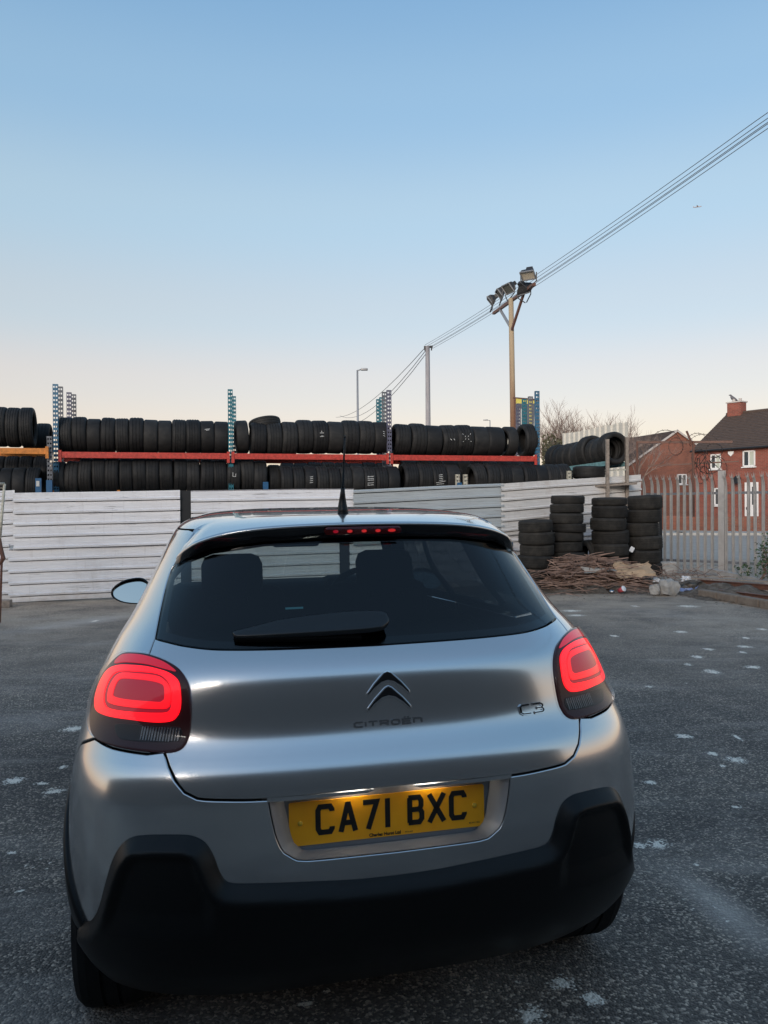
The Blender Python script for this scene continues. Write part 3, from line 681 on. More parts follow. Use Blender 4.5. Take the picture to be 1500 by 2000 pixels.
def asphalt():
    m = mat('asphalt', (.1, .1, .1), .86); n, l = nodes_of(m); c = coords(m, 'Object')
    big = noise(m, c, .35, 5, .6); mid = noise(m, c, 2.3, 6, .65); fine = noise(m, c, 95, 3, .7); grit = n.new('ShaderNodeTexVoronoi'); grit.inputs['Scale'].default_value = 120; l.new(c, grit.inputs['Vector'])
    base = ramp(m, mth(m, 'ADD', mth(m, 'MULTIPLY', big, .5), mth(m, 'MULTIPLY', mid, .5)), [(.34, (.125, .104, .086)), (.5, (.195, .162, .132)), (.66, (.33, .27, .213))])
    gr = n.new('ShaderNodeTexVoronoi'); gr.inputs['Scale'].default_value = 115; l.new(c, gr.inputs['Vector'])
    stone = n.new('ShaderNodeSeparateColor'); l.new(gr.outputs['Color'], stone.inputs[0])
    st = mth(m, 'POWER', stone.outputs[0], 2.2); base = mixc(m, 1, base, ramp(m, st, [(0, (.42, .42, .44)), (.5, (.88, .88, .9)), (1, (3.0, 2.9, 2.8))]), 'MULTIPLY')
    base = mixc(m, 1, base, ramp(m, fine, [(.25, (.55, .55, .57)), (.75, (1.35, 1.35, 1.33))]), 'MULTIPLY')
    pt = noise(m, c, .22, 4, .55, dist=.6); base = mixc(m, 1, base, ramp(m, pt, [(.36, (.62, .62, .64)), (.5, (.95, .95, .95)), (.66, (1.30, 1.27, 1.22))]), 'MULTIPLY')
    oil = ramp(m, noise(m, c, .9, 3, .5, dist=.4), [(.66, (1, 1, 1)), (.74, (.62, .62, .64))]); base = mixc(m, 1, base, oil, 'MULTIPLY')
    ck = n.new('ShaderNodeTexVoronoi'); ck.feature = 'DISTANCE_TO_EDGE'; ck.inputs['Scale'].default_value = .42
    wv = n.new('ShaderNodeVectorMath'); wv.operation = 'MULTIPLY_ADD'; nz = n.new('ShaderNodeTexNoise'); nz.inputs['Scale'].default_value = 2.2; nz.inputs['Detail'].default_value = 6; l.new(c, nz.inputs['Vector']); l.new(nz.outputs['Color'], wv.inputs[0]); wv.inputs[1].default_value = (.9, .9, 0); l.new(c, wv.inputs[2]); l.new(wv.outputs[0], ck.inputs['Vector'])
    crack = mth(m, 'MULTIPLY', ramp(m, ck.outputs['Distance'], [(.0015, (1, 1, 1)), (.006, (0, 0, 0))]), ramp(m, noise(m, c, .33, 2), [(.48, (0, 0, 0)), (.56, (1, 1, 1))])); base = mixc(m, mth(m, 'MULTIPLY', crack, .65), base, (.05, .045, .04))
    sc_ = noise(m, vmul(m, c, (.55, 1.6, 1)), 1.1, 7, .72, dist=.5); base = mixc(m, mth(m, 'MULTIPLY', ramp(m, sc_, [(.50, (0, 0, 0)), (.68, (1, 1, 1))]), .42), base, (.46, .40, .35))
    # brown dirt towards heap and fence, paled to paint in brighter light there
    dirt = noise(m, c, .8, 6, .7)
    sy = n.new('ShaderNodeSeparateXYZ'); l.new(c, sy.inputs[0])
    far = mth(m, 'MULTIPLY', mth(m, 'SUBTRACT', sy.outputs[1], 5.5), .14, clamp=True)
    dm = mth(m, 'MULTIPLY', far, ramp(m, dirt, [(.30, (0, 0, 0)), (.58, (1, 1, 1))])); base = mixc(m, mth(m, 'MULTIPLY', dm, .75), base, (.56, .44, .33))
    # pale dust swept in streaks
    g1, g2 = ground_at(1300, 1685), ground_at(1500, 1850); d_ = (g2-g1).normalized()
    def streak(p, q, half):
        d = (q-p).normalized(); nx, ny = -d.y, d.x
        a = mth(m, 'ABSOLUTE', mth(m, 'ADD', mth(m, 'MULTIPLY', mth(m, 'SUBTRACT', sy.outputs[0], p.x), nx), mth(m, 'MULTIPLY', mth(m, 'SUBTRACT', sy.outputs[1], p.y), ny)))
        t = mth(m, 'ADD', mth(m, 'MULTIPLY', mth(m, 'SUBTRACT', sy.outputs[0], p.x), d.x), mth(m, 'MULTIPLY', mth(m, 'SUBTRACT', sy.outputs[1], p.y), d.y))
        e = mth(m, 'SUBTRACT', 1, mth(m, 'DIVIDE', a, half), clamp=True); L = (q-p).length
        en = mth(m, 'MULTIPLY', mth(m, 'MULTIPLY', t, 1.6/L, clamp=True), mth(m, 'MULTIPLY', mth(m, 'SUBTRACT', L*1.25, t), 1.6/L, clamp=True))
        return mth(m, 'MULTIPLY', mth(m, 'MULTIPLY', e, en), mth(m, 'MULTIPLY_ADD', mid, 1.2, -.05))
    for p, q, h_, k in ((g1, g2, .13, 1.5), (ground_at(-60, 1246), ground_at(262, 1200), .40, 1.4), (ground_at(-60, 1215), ground_at(150, 1205), .25, .5), (ground_at(1100, 1182), ground_at(1500, 1215), .5, .35)):
        base = mixc(m, mth(m, 'MULTIPLY', streak(p, q, h_), k, clamp=True), base, (.55, .48, .42))
    # splashes of white emulsion
    dist = None
    w1 = noise(m, c, 34, 6, .8); w2 = noise(m, c, 9, 3, .6)
    for px, py, rw, rh in SPLATS:
        a = ground_at(px, py); b = ground_at(px+rw, py); e = ground_at(px, py-rh); rx = (b-a).length; ry = (e-a).length
        v = n.new('ShaderNodeVectorMath'); v.operation = 'MULTIPLY_ADD'; l.new(c, v.inputs[0]); v.inputs[1].default_value = (1/rx, 1/ry, 0); v.inputs[2].default_value = (-a.x/rx, -a.y/ry, 0)
        q = n.new('ShaderNodeVectorMath'); q.operation = 'LENGTH'; l.new(v.outputs[0], q.inputs[0])
        dist = q.outputs['Value'] if dist is None else mth(m, 'MINIMUM', dist, q.outputs['Value'])
    f = mth(m, 'ADD', dist, mth(m, 'ADD', mth(m, 'MULTIPLY_ADD', w1, 3.2, -1.55), mth(m, 'MULTIPLY_ADD', w2, 1.6, -.8)))
    f = mth(m, 'ADD', f, mth(m, 'MULTIPLY_ADD', stone.outputs[1], .8, -.3)); spl = ramp(m, f, [(.72, (1, 1, 1)), (.98, (0, 0, 0))])
    # stray specks
    sp = ramp(m, mth(m, 'MULTIPLY', noise(m, c, 31, 2, .5), noise(m, c, 1.1, 3, .6)), [(.445, (0, 0, 0)), (.475, (1, 1, 1))])
    base = mixc(m, mth(m, 'MULTIPLY', mth(m, 'MAXIMUM', spl, sp), .96), base, (.95, .86, .74))
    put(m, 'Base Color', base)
    h = mth(m, 'ADD', mth(m, 'MULTIPLY', gr.outputs['Distance'], -1.2), mth(m, 'MULTIPLY', fine, .6)); bump(m, h, .6, .008)
    put(m, 'Roughness', mth(m, 'MULTIPLY_ADD', fine, .25, .62))
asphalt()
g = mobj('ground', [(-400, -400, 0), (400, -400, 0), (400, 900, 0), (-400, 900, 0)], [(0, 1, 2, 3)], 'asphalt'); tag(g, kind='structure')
m = mat('road_asphalt', (.2, .2, .22), .7); put(m, 'Base Color', ramp(m, noise(m, coords(m), 1.2, 6, .7), [(.3, (.30, .27, .235)), (.7, (.40, .36, .315))])); bump(m, noise(m, coords(m), 60, 3), .4, .01)
m = mat('concrete', (.4, .39, .37), .85); put(m, 'Base Color', ramp(m, noise(m, coords(m), 4, 6, .65), [(.3, (.30, .29, .27)), (.7, (.46, .45, .42))])); bump(m, noise(m, coords(m), 30, 5), .3, .01)
r0 = [(8.0, 21.0), (60, 8.0), (60, 27.0), (14.5, 39.5), (4.0, 40.5), (-60, 46), (-60, 30), (2, 22.5)]
v = [(x, y, .004) for x, y in r0]; tag(mobj('road', v, [tuple(range(len(v)))], 'road_asphalt'), kind='structure')
def kerb_run(name, pts, wd, h, m):
    mb = MB()
    for (x0, y0), (x1, y1) in zip(pts, pts[1:]):
        d = Vector((x1-x0, y1-y0, 0)); L = d.length; d /= L; nrm = Vector((-d.y, d.x, 0)); mb.box(Vector(((x0+x1)/2, (y0+y1)/2, h/2))+nrm*wd/2, (L, wd, h), Matrix.Rotation(math.atan2(d.y, d.x), 3, 'Z'))
    tag(mb.obj(name, m), kind='structure')
kerb_run('pavement', [(60, 27.0), (14.5, 39.5)], 2.4, .12, 'concrete')
kerb_run('pavement', [(14.5, 39.5), (-60, 46.2)], 2.4, .12, 'concrete')
# ---------------------------------------------------------------- tyre yard: hoarding, racks, tyres
ORD = ['first', 'second', 'third', 'fourth', 'fifth', 'sixth', 'seventh', 'eighth', 'ninth', 'tenth', 'eleventh', 'twelfth', 'thirteenth', 'fourteenth', 'fifteenth', 'sixteenth', 'seventeenth', 'eighteenth']
def white_sheet(name, a, b, stain):
    m = mat(name, a, .45); c = coords(m); s = noise(m, vmul(m, c, (.6, .6, 9)), 3, 6, .7); t = noise(m, c, 1.7, 7, .72)
    base = ramp(m, s, [(.3, b), (.62, a)]); base = mixc(m, mth(m, 'MULTIPLY', ramp(m, t, [(.54, (0, 0, 0)), (.72, (1, 1, 1))]), .35), base, stain)
    v = noise(m, vmul(m, c, (5, 5, .4)), 4, 4, .6); base = mixc(m, mth(m, 'MULTIPLY', ramp(m, v, [(.58, (0, 0, 0)), (.75, (1, 1, 1))]), .22), base, (.33, .29, .26))
    sf = noise(m, vmul(m, c, (1.1, 1.1, 26)), 1.6, 5, .65); base = mixc(m, mth(m, 'MULTIPLY', ramp(m, sf, [(.625, (0, 0, 0)), (.68, (1, 1, 1))]), .7), base, (.14, .13, .13))
    zz = nodes_of(m)[0].new('ShaderNodeSeparateXYZ'); nodes_of(m)[1].new(c, zz.inputs[0]); sp = mth(m, 'SUBTRACT', mth(m, 'MULTIPLY_ADD', noise(m, c, 5, 6, .7), .9, -.12), mth(m, 'MULTIPLY', zz.outputs[2], 1.9), clamp=True); base = mixc(m, mth(m, 'MULTIPLY', sp, 1.3, clamp=True), base, (.33, .27, .21))
    put(m, 'Base Color', base); put(m, 'Roughness', mth(m, 'MULTIPLY_ADD', t, .4, .3)); bump(m, noise(m, c, 3, 3), .12, .03)
white_sheet('white_sheet', (.80, .80, .82), (.68, .67, .69), (.42, .38, .35))
white_sheet('grey_sheet', (.42, .46, .48), (.34, .37, .39), (.28, .29, .28))
white_sheet('rusty_white_sheet', (.74, .72, .70), (.60, .57, .54), (.30, .22, .17))
white_sheet('cream_sheet', (.66, .63, .56), (.56, .53, .46), (.40, .35, .28))
mat('post_black', (.010, .011, .013), .6)
def painted(name, col, rust=.35, dark=None):
    m = mat(name, col, .5); c = coords(m); t = noise(m, c, 6, 6, .7); d = dark or tuple(x*.55 for x in col)
    base = ramp(m, noise(m, c, 22, 4, .6), [(.3, d), (.65, col)]); base = mixc(m, mth(m, 'MULTIPLY', ramp(m, t, [(.58, (0, 0, 0)), (.70, (1, 1, 1))]), rust), base, (.12, .055, .03)); put(m, 'Base Color', base)
painted('red_beam', (.62, .065, .045), .25); painted('orange_beam', (.72, .25, .04), .25); painted('blue_post', (.045, .16, .27), .3); painted('teal_post', (.02, .17, .22), .3)
painted('grey_post', (.16, .17, .19), .45); painted('violet_grey_post', (.13, .13, .19), .3); painted('teal_beam', (.16, .33, .35), .3); painted('cream_metal', (.62, .58, .47), .5); painted('rusty_iron', (.16, .07, .045), .6, (.09, .04, .03)); painted('timber_grey', (.30, .25, .21), .2)
# line of the hoarding and of the rack in plan
def fenceY(px, back=0.):
    k = (px-750)/1542; return (12.42+back+.25*5.9)/(1-.25*k)
def rackY(px, back=0.):
    k = (px-750)/1542; return (13.4+back+.2671*5.54)/(1-.2671*k)
def fence_pt(px, z, back=0.): y = fenceY(px, back); return Vector(((px-750)/1542*y, y, z))
def rack_pt(px, z, back=0.): y = rackY(px, back); return Vector(((px-750)/1542*y, y, z))
RU = Vector((8.61, 2.3, 0)).normalized(); RN = Vector((-RU.y, RU.x, 0))     # along the rack, and away from the camera
def sheet_part(p0, p1, z0, z1, m, parent, tilt0=0., tilt1=0., pitch=.186, phase=0., jitter=.0):
    """a sheet of box-profile steel laid with its ribs level"""
    d = (p1-p0); L = d.length; d /= L; nrm = Vector((d.y, -d.x, 0))         # towards the camera
    prof = []; z = z0
    k = math.floor((z0-phase)/pitch)
    lv = [(z0, 0.)]
    while k*pitch+phase < z1:
        b = k*pitch+phase
        for dz, o in ((0, .0), (.001, -.045), (.016, -.045), (.017, .026), (.046, .030), (.060, .0), (.10, .003), (.105, 0.), (.15, .002)):
            if z0+.002 < b+dz < z1-.002: lv.append((b+dz, o))
        k += 1
    lv.append((z1, 0.)); nx = max(2, int(L/.22)+1); v = []; f = []
    ph = rnd.random()*9
    for i in range(nx+1):
        t = i/nx; q = p0+d*L*t; tl = tilt0+(tilt1-tilt0)*t
        for z, o in lv:
            wv = .006*math.sin(t*L*2.3+ph)+.006*math.sin(t*L*5.1+z*3+ph*2); v.append((q.x+nrm.x*(o+wv), q.y+nrm.y*(o+wv), z+tl+.004*math.sin(t*L*1.7+ph)))
    n = len(lv)
    for i in range(nx):
        for j in range(n-1): f.append((i*n+j, (i+1)*n+j, (i+1)*n+j+1, i*n+j+1))
    return mobj('cladding_sheet', v, f, m, parent)
fence = empty('sheet_metal_fence', fence_pt(360, 0)); tag(fence, 'long low hoarding of white ribbed metal sheets below the tyre racks', 'fence')
def fp(o): o.matrix_parent_inverse = Matrix.Translation(-Vector(fence.location)); return o
ws = 'white_sheet'
for px0, px1, z0, z1, m_, bk in ((-90, 29, .86, 1.745, ws, .05), (26, 352, .84, 1.735, ws, 0), (-90, 18, 0, .89, ws, .05), (15, 352, .01, .86, ws, .03), (373, 692, .84, 1.775, ws, 0), (373, 662, .01, .86, ws, .03), (682, 985, .01, .86, ws, .03)):
    fp(sheet_part(fence_pt(px0, 0, bk), fence_pt(px1, 0, bk), z0, z1, m_, fence, 0, .045 if px0 < 300 else 0.02, phase=.085))
fp(sheet_part(fence_pt(690, 0, -.03), fence_pt(984, 0, -.03), .80, 1.775, 'grey_sheet', fence, 0, .11, phase=.03))
pR0, pR1 = fence_pt(979, 0, -.05), Vector(((1252-750)/1542*16.1, 16.1, 0))
fp(sheet_part(pR0, pR1, .92, 1.875, 'rusty_white_sheet', fence, 0, .215, phase=.05)); fp(sheet_part(pR0+Vector((0, .05, 0)), pR1+Vector((0, .05, 0)), .02, .96, ws, fence, 0, .10, phase=.05))
for px, z1 in ((362, 1.77), (672, .9)):
    q = fence_pt(px, z1/2, .06); fp(MB().box(q, (.25, .06, z1), Matrix.Rotation(.245, 3, 'Z')).obj('fence_post', 'post_black', fence))
for px in (80, 560, 850): q = fence_pt(px, .85, .16); fp(MB().box(q, (.08, .08, 1.66), Matrix.Rotation(.245, 3, 'Z')).obj('fence_post', 'timber_grey', fence))
for px, z1 in ((1010, 1.80), (1230, 2.0)): q = pR0.lerp(pR1, (px-979)/273)+Vector((0, .14, z1/2)); fp(MB().box(q, (.08, .08, z1)).obj('fence_post', 'timber_grey', fence))
# tyres: a few moulds shared by all
def tyre_mesh(name, R, wd, rim, grooves, seg=40):
    h = wd/2; pr = [(rim, -h*.62), (rim+.006, -h*.78), (rim+.02, -h*.86), (rim+(R-rim)*.5, -h), (R-.03, -h*.97), (R-.012, -h*.86), (R-.004, -h*.72)]
    for g in grooves: pr += [(R, h*(g-.055)), (R-.008, h*(g-.05)), (R-.008, h*(g+.05)), (R, h*(g+.055))]
    pr += [(R-.004, h*.72), (R-.012, h*.86), (R-.03, h*.97), (rim+(R-rim)*.5, h), (rim+.02, h*.86), (rim+.006, h*.78), (rim, h*.62), (rim+.012, h*.5), (R-.022, h*.72), (R-.020, 0), (R-.022, -h*.72), (rim+.012, -h*.5)]
    v, f = lathe(pr, seg, True)
    me = bpy.data.meshes.new(name); me.from_pydata([tuple(p) for p in v], [], f); me.update(); me.polygons.foreach_set('use_smooth', [True]*len(me.polygons)); me.set_sharp_from_angle(angle=math.radians(38)); return me
m = mat('worn_rubber', (.02, .02, .021), .66, spec=.35); rv = rand_obj(m); c = coords(m)
b_ = ramp(m, noise(m, c, 7, 5, .65), [(.3, (.009, .009, .0095)), (.7, (.024, .0235, .023))]); k_ = ramp(m, rv, [(0, (.65, .65, .68)), (1, (1.35, 1.33, 1.3))]); put(m, 'Base Color', mixc(m, 1, b_, k_, 'MULTIPLY')); bump(m, noise(m, vmul(m, c, (1, 1, .3)), 90, 3), .35, .004)
m = mat('dusty_rubber', (.04, .04, .04), .8, spec=.3); rv = rand_obj(m); c = coords(m)
put(m, 'Base Color', mixc(m, 1, ramp(m, noise(m, c, 6, 6, .7), [(.32, (.012, .012, .012)), (.68, (.038, .035, .032))]), ramp(m, rv, [(0, (.7, .7, .7)), (1, (1.3, 1.28, 1.22))]), 'MULTIPLY')); bump(m, noise(m, vmul(m, c, (1, 1, .3)), 90, 3), .35, .004)
mat('chalk', (.55, .55, .53), .9)
GR4 = (-.52, -.18, .18, .52); GR3 = (-.45, 0, .45); GR2 = (-.25, .25)
MOULD = [tyre_mesh('tyre', .315, .235, .215, GR4), tyre_mesh('tyre', .322, .240, .220, GR3), tyre_mesh('tyre', .308, .228, .20, ()), tyre_mesh('tyre', .318, .232, .225, GR2), tyre_mesh('tyre', .300, .20, .19, GR3), tyre_mesh('tyre', .335, .25, .225, GR4)]
for k, me in enumerate(MOULD): me.materials.append(MATS['worn_rubber'])
MOULD_D = [me.copy() for me in MOULD]
for me in MOULD_D: me.materials.clear(); me.materials.append(MATS['dusty_rubber'])
def tyre(loc, axis, label, group, mould=None, spin=None, dusty=False):
    k = rnd.choice((0, 1, 2, 2, 3, 1)) if mould is None else mould
    o = bpy.data.objects.new('tyre', (MOULD_D if dusty else MOULD)[k]); link(o); o.location = loc
    q = Vector(axis).to_track_quat('Z', 'Y'); o.rotation_mode = 'QUATERNION'; from mathutils import Quaternion
    o.rotation_quaternion = q @ Quaternion((0, 0, 1), rnd.random()*6.28 if spin is None else spin)
    tag(o, label, 'tyre', group); return o
def tyre_row(px0, px1, n, zbase, back, where, group, moulds=None, jit=.012, lean=.03, dz=None):
    out = []
    for i in range(n):
        px = px0+(px1-px0)*(i+.5)/n; k = rnd.choice((0, 1, 2, 2, 3, 0)) if moulds is None else rnd.choice(moulds); R = (.315, .322, .308, .318, .300, .335)[k]
        p = rack_pt(px, zbase+R+(dz[i] if dz else 0)+rnd.uniform(-.004, .008), back+rnd.uniform(-jit, jit))
        ax = RU+RN*rnd.uniform(-lean, lean)+Vector((0, 0, rnd.uniform(-lean, lean)))
        o = tyre(p, ax, '%s tyre from the left %s' % (ORD[i], where), group, k); sp_ = (rack_pt(px0+(px1-px0)*(i+1)/n, 0, back)-rack_pt(px0+(px1-px0)*i/n, 0, back)).length; o.scale = (1, 1, sp_/(.235, .240, .228, .232, .20, .25)[k]*rnd.uniform(1.0, 1.05)); out.append(o)
    return out
ZU, ZL = 2.475, 1.72
up1 = tyre_row(118, 447, 12, ZU-.03, .35, 'in the upper rack row between blue and teal uprights', 'tyres on the upper rack shelf')
up2 = tyre_row(490, 757, 9, ZU-.03, .35, 'in the upper middle rack bay, right of the bright gap', 'tyres on the upper rack shelf', dz=[-.02, -.02, -.02, .035, .03, .035, .04, .045, .045])
tyre(rack_pt(473, ZU+.30, .35), RU+Vector((0, 0, .06)), 'lone tyre between the teal upright and the bright gap, upper shelf', 'tyres on the upper rack shelf', 2)
tyre(rack_pt(519, ZU+.545, .50), Vector((-.20, .16, 1)), 'tyre lying tilted on top of the upper rack row', None, 4)
up3 = tyre_row(768, 977, 7, ZU-.03, .35, 'in the upper right rack bay', 'tyres on the upper rack shelf', lean=.06)
tyre(rack_pt(993, ZU+.29, .40), RU+RN*.02, 'tyre with dropped top beside the turned tyre, upper right rack bay', 'tyres on the upper rack shelf', 2)
tyre(rack_pt(1029, ZU+.31, .30), Vector((1, .22, .03)), 'last tyre of the upper shelf, turned to show its dark hollow side', None, 5)
upL = tyre_row(-36, 70, 4, ZU+.05, .10, 'on the upper shelf above the orange beam', 'tyres above the orange beam', [5], lean=.02)
tyre(rack_pt(88, ZU+.22, .9), RU, 'lower tyre behind the orange beam, next to the blue upright', None, 1)
tyre(rack_pt(66, ZU+.20, .95), RU, 'tyre half hidden behind the big tyres above the orange beam', None, 1)
lo1 = tyre_row(105, 521, 16, ZL, .30, 'in the front row right under the long red beam', 'tyres in the lower rack row', [0, 1, 3, 3], lean=.05, dz=[-.05, -.05]+[rnd.uniform(.0, .03) for _ in range(12)]+[.03, -.02])
lo2 = tyre_row(547, 775, 10, ZL-.09, .05, 'in the lower front row, middle bay', 'tyres in the lower rack row', [4, 4, 2])
tyre(rack_pt(535, ZL+.24, .40), RU, 'tyre above the blue foot in the lower middle bay', 'tyres in the lower rack row', 0)
lo2b = tyre_row(548, 760, 8, ZL+.0, .80, 'in the shaded back row behind the lower middle bay', 'tyres in the shaded back row', [0, 2])
lo3 = tyre_row(784, 892, 4, ZL-.06, .05, 'in the short lower row with chalk scribbles', 'tyres in the lower rack row', [0, 2])
lo3b = tyre_row(784, 1046, 10, ZL+.07, .75, 'in the shaded back row behind the lower right bay', 'tyres in the shaded back row', [0, 2])
lo4 = tyre_row(919, 1108, 8, ZL-.05, .05, 'in the lower row between the two short white posts', 'tyres in the lower rack row', [2, 0, 3], lean=.10)
loLb = tyre_row(-40, 96, 5, ZL+.06, .55, 'in the shaded back row under the orange beam', 'tyres under the orange beam', [0, 2])
loL = tyre_row(-46, 80, 5, ZL-.16, .0, 'in the front row under the orange beam', 'tyres under the orange beam', [0, 2])
def chalk(o, lines, kz=0.):
    """chalk marks drawn on the tread that faces the yard"""
    R = max(v.co.x for v in o.data.vertices)+.0015; M_ = o.rotation_quaternion.to_matrix().to_4x4(); M_.translation = o.location
    face = M_.inverted().to_3x3() @ Vector((-o.location.x*.1, -1, .1)); t0 = math.atan2(face.y, face.x); mb = MB()
    up = M_.inverted().to_3x3() @ Vector((0, 0, 1)); sg = 1 if (-math.sin(t0)*up.x+math.cos(t0)*up.y) > 0 else -1
    sw = 1 if (M_.to_3x3() @ Vector((0, 0, 1))).x > 0 else -1
    def mp(u, v_, h): t = t0+sg*v_/R; return ((R+h)*math.cos(t), (R+h)*math.sin(t), u*sw)
    for ln in lines: stroke(mb, ln, .009, mp, .001)
    c_ = mb.obj('chalk_mark', 'chalk', o)
X_ = [[(-.06, -.08), (.06, .08)], [(-.06, .08), (.06, -.08)]]; T_ = [[(-.03, .02), (.03, .02)], [(0, .06), (0, -.05)], [(-.03, -.05), (.03, -.04)]]; E3 = [[(-.03, y), (.03, y+.01)] for y in (-.05, -.015, .02, .055)]
chalk(up3[4], X_); chalk(up2[4], T_); chalk(up3[3], [[(-.03, -.02), (-.01, -.05)], [(.02, -.02), (.035, -.05)]]); chalk(up2[8], [[(0, .07), (.02, .05)], [(.0, .03), (.02, .01)], [(0, -.01), (.02, -.03)]])
chalk(lo2[2], E3); chalk(lo2[7], [[(-.05, y), (.05, y+.012)] for y in (-.09, -.05, 0, .03, .07)]+[[(-.04, -.09), (-.04, .09)], [(.02, -.08), (.02, .08)]]); chalk(lo3[2], E3+[[(-.08, -.09), (.07, -.06)], [(-.07, -.12), (.05, -.11)]]); chalk(lo1[13], [[(-.02, .02), (-.02, -.05), (.03, -.05), (.03, 0)]]); chalk(lo4[7], [[(0, .05), (.03, .03)], [(0, .01), (.03, -.01)]]); chalk(up1[10], [[(-.04, .10), (.04, .11)], [(-.02, .08), (.03, .09)]])
# racking
def upright(px, z1, back, m_, parent, z0=0., wd=.085, p=None):
    mb = MB(); xs = [0, .010, .034, .051, .075, wd]; zc = .075; n = int((z1-z0)/zc)
    u, nr = RU, RN; o = (p if p is not None else rack_pt(px, 0, back))-u*wd/2
    idx = {}
    def V(x, z):
        k = (round(x, 4), round(z, 4))
        if k not in idx: idx[k] = len(mb.v); q = o+u*x; mb.v.append((q.x, q.y, z))
        return idx[k]
    for i in range(n):
        b = z0+i*zc; zl = [b, b+.012, b+.042, b+.050, b+zc]
        zl2 = [b, b+.006, b+.032, b+.045, b+zc]
        for c_ in range(5):
            for r_ in range(4):
                if (c_ == 1 and r_ == 1) or (c_ == 3 and r_ == 1 and i % 1 == 0): continue
                mb.f.append((V(xs[c_], zl[r_]), V(xs[c_+1], zl[r_]), V(xs[c_+1], zl[r_+1]), V(xs[c_], zl[r_+1])))
    for x in (0, wd):                                     # flanges running back
        q = o+u*x; k = len(mb.v); mb.v += [(q.x, q.y, z0), (q.x, q.y, z0+n*zc), (q.x+nr.x*.06, q.y+nr.y*.06, z0+n*zc), (q.x+nr.x*.06, q.y+nr.y*.06, z0)]; mb.f.append((k, k+1, k+2, k+3))
    return mb.obj('upright', m_, parent)
def beam(px0, px1, z, back, m_, parent, h=.105):
    a, b = rack_pt(px0, z, back), rack_pt(px1, z, back); d = b-a; ob = MB().box((a+b)/2, (d.length, .05, h), Matrix.Rotation(math.atan2(d.y, d.x), 3, 'Z'), .006).obj('beam', m_, parent, False)
    for px in (px0, px1):
        q = rack_pt(px, z-.02, back-.032); MB().box(q, (.05, .02, .20), Matrix.Rotation(.26, 3, 'Z')).obj('beam_connector', m_, ob)
    return ob
rack = empty('pallet_rack'); tag(rack, 'long pallet rack with red beam and blue uprights holding tyres', 'rack')
for px, z1, bk, m_ in ((110.5, 3.65, 0, 'blue_post'), (120, 3.62, .28, 'grey_post'), (137, 3.65, 1.0, 'violet_grey_post'), (146, 3.63, 1.25, 'grey_post'), (452, 3.66, 0, 'teal_post'), (458.5, 3.66, .9, 'teal_post'), (762, 3.70, 0, 'violet_grey_post'), (753, 3.70, .25, 'grey_post'), (747.5, 3.72, 1.0, 'teal_post'), (741.5, 3.72, 1.3, 'teal_post'), (1051.5, 3.78, 0, 'blue_post')): upright(px, z1, bk, m_, rack)
for a, b in ((118, 447), (456, 758), (766, 1047)):
    beam(a, b, ZU-.075, -.005, 'red_beam', rack); beam(a, b, ZU-.10, .85, 'red_beam', rack)
    beam(a, b, ZL-.06, .85, 'grey_post', rack)
beam(103, 232, ZL-.005, -.16, 'orange_beam', rack, .05); beam(240, 520, ZL-.06, .05, 'grey_post', rack); beam(530, 770, ZL-.14, -.10, 'grey_post', rack)
rackl = empty('pallet_rack'); tag(rackl, 'pallet rack with orange beam at the left edge, holding big tyres', 'rack')
upright(98, 2.70, -.18, 'grey_post', rackl); beam(-60, 93, ZU-.03, -.19, 'orange_beam', rackl, .10); beam(-60, 93, ZL-.19, -.25, 'grey_post', rackl); beam(-60, 93, ZU-.03, .6, 'orange_beam', rackl, .10); beam(-60, 93, ZL+.03, .7, 'grey_post', rackl)
# blue feet and short white posts standing behind the hoarding
mat('blue_paint', (.02, .10, .22), .5)
for k, (px, z0, z1, m_, lb) in enumerate(((76, 1.55, 1.99, 'blue_paint', 'short blue steel foot with a white mark at the left of the hoarding'), (97, 1.55, 1.96, 'blue_paint', 'short blue steel foot below the grey upright'), (519, 1.55, 1.93, 'blue_paint', 'short blue steel foot below the tyres of the middle bay'), (897, 1.6, 1.92, 'blue_paint', 'short blue steel foot beside the chalked tyres'))):
    q = rack_pt(px, (z0+z1)/2-.7, -.33); mb = MB(); mb.box(q, (.09, .07, z1-z0+1.4), Matrix.Rotation(.26, 3, 'Z')); o = mb.obj('steel_post', m_); tag(o, lb, 'post')
    if k == 0: MB().box(rack_pt(74.5, 1.90, -.375), (.05, .006, .09), Matrix.Rotation(.26, 3, 'Z')).obj('white_mark', 'chalk', o)
for px, z1, lb in ((895, 2.13, 'short perforated white post left of the chalk free tyres'), (910, 2.13, 'short perforated cream post beside the lower right tyre row'), (1113, 2.17, 'short perforated white post at the end of the lower tyre row')):
    e = empty('rack_post'); tag(e, lb, 'post'); upright(px, z1, -.34, 'cream_metal', e, .2, .07)
# small rack at an angle on the right with its tyres
rk = empty('tyre_rack'); tag(rk, 'small tyre rack with teal beam beside the brick houses', 'rack')
a, b = at(1068, 921, 17.6), at(1186, 905, 15.6)
def bar(p, q, w_, h_, m_, parent, name='beam'):
    d = q-p; M_ = d.to_track_quat('X', 'Z').to_matrix(); return MB().box((p+q)/2, (d.length, w_, h_), M_).obj(name, m_, parent)
bar(a, b, .05, .09, 'teal_beam', rk); bar(a+Vector((.45, .35, 0)), b+Vector((.45, .30, 0)), .05, .09, 'teal_beam', rk)
for px, py, d_, m_, zt in ((1186, 930, 15.5, 'timber_grey', 858), (1224, 925, 15.8, 'timber_grey', 854)):
    p = at(px, zt, d_); bar(Vector((p.x, p.y, .3)), p, .075, .06, m_, rk, 'upright')
bar(at(1188, 919, 15.5), at(1224, 917, 15.8), .03, .03, 'cream_metal', rk, 'cross_bar')
n = 9
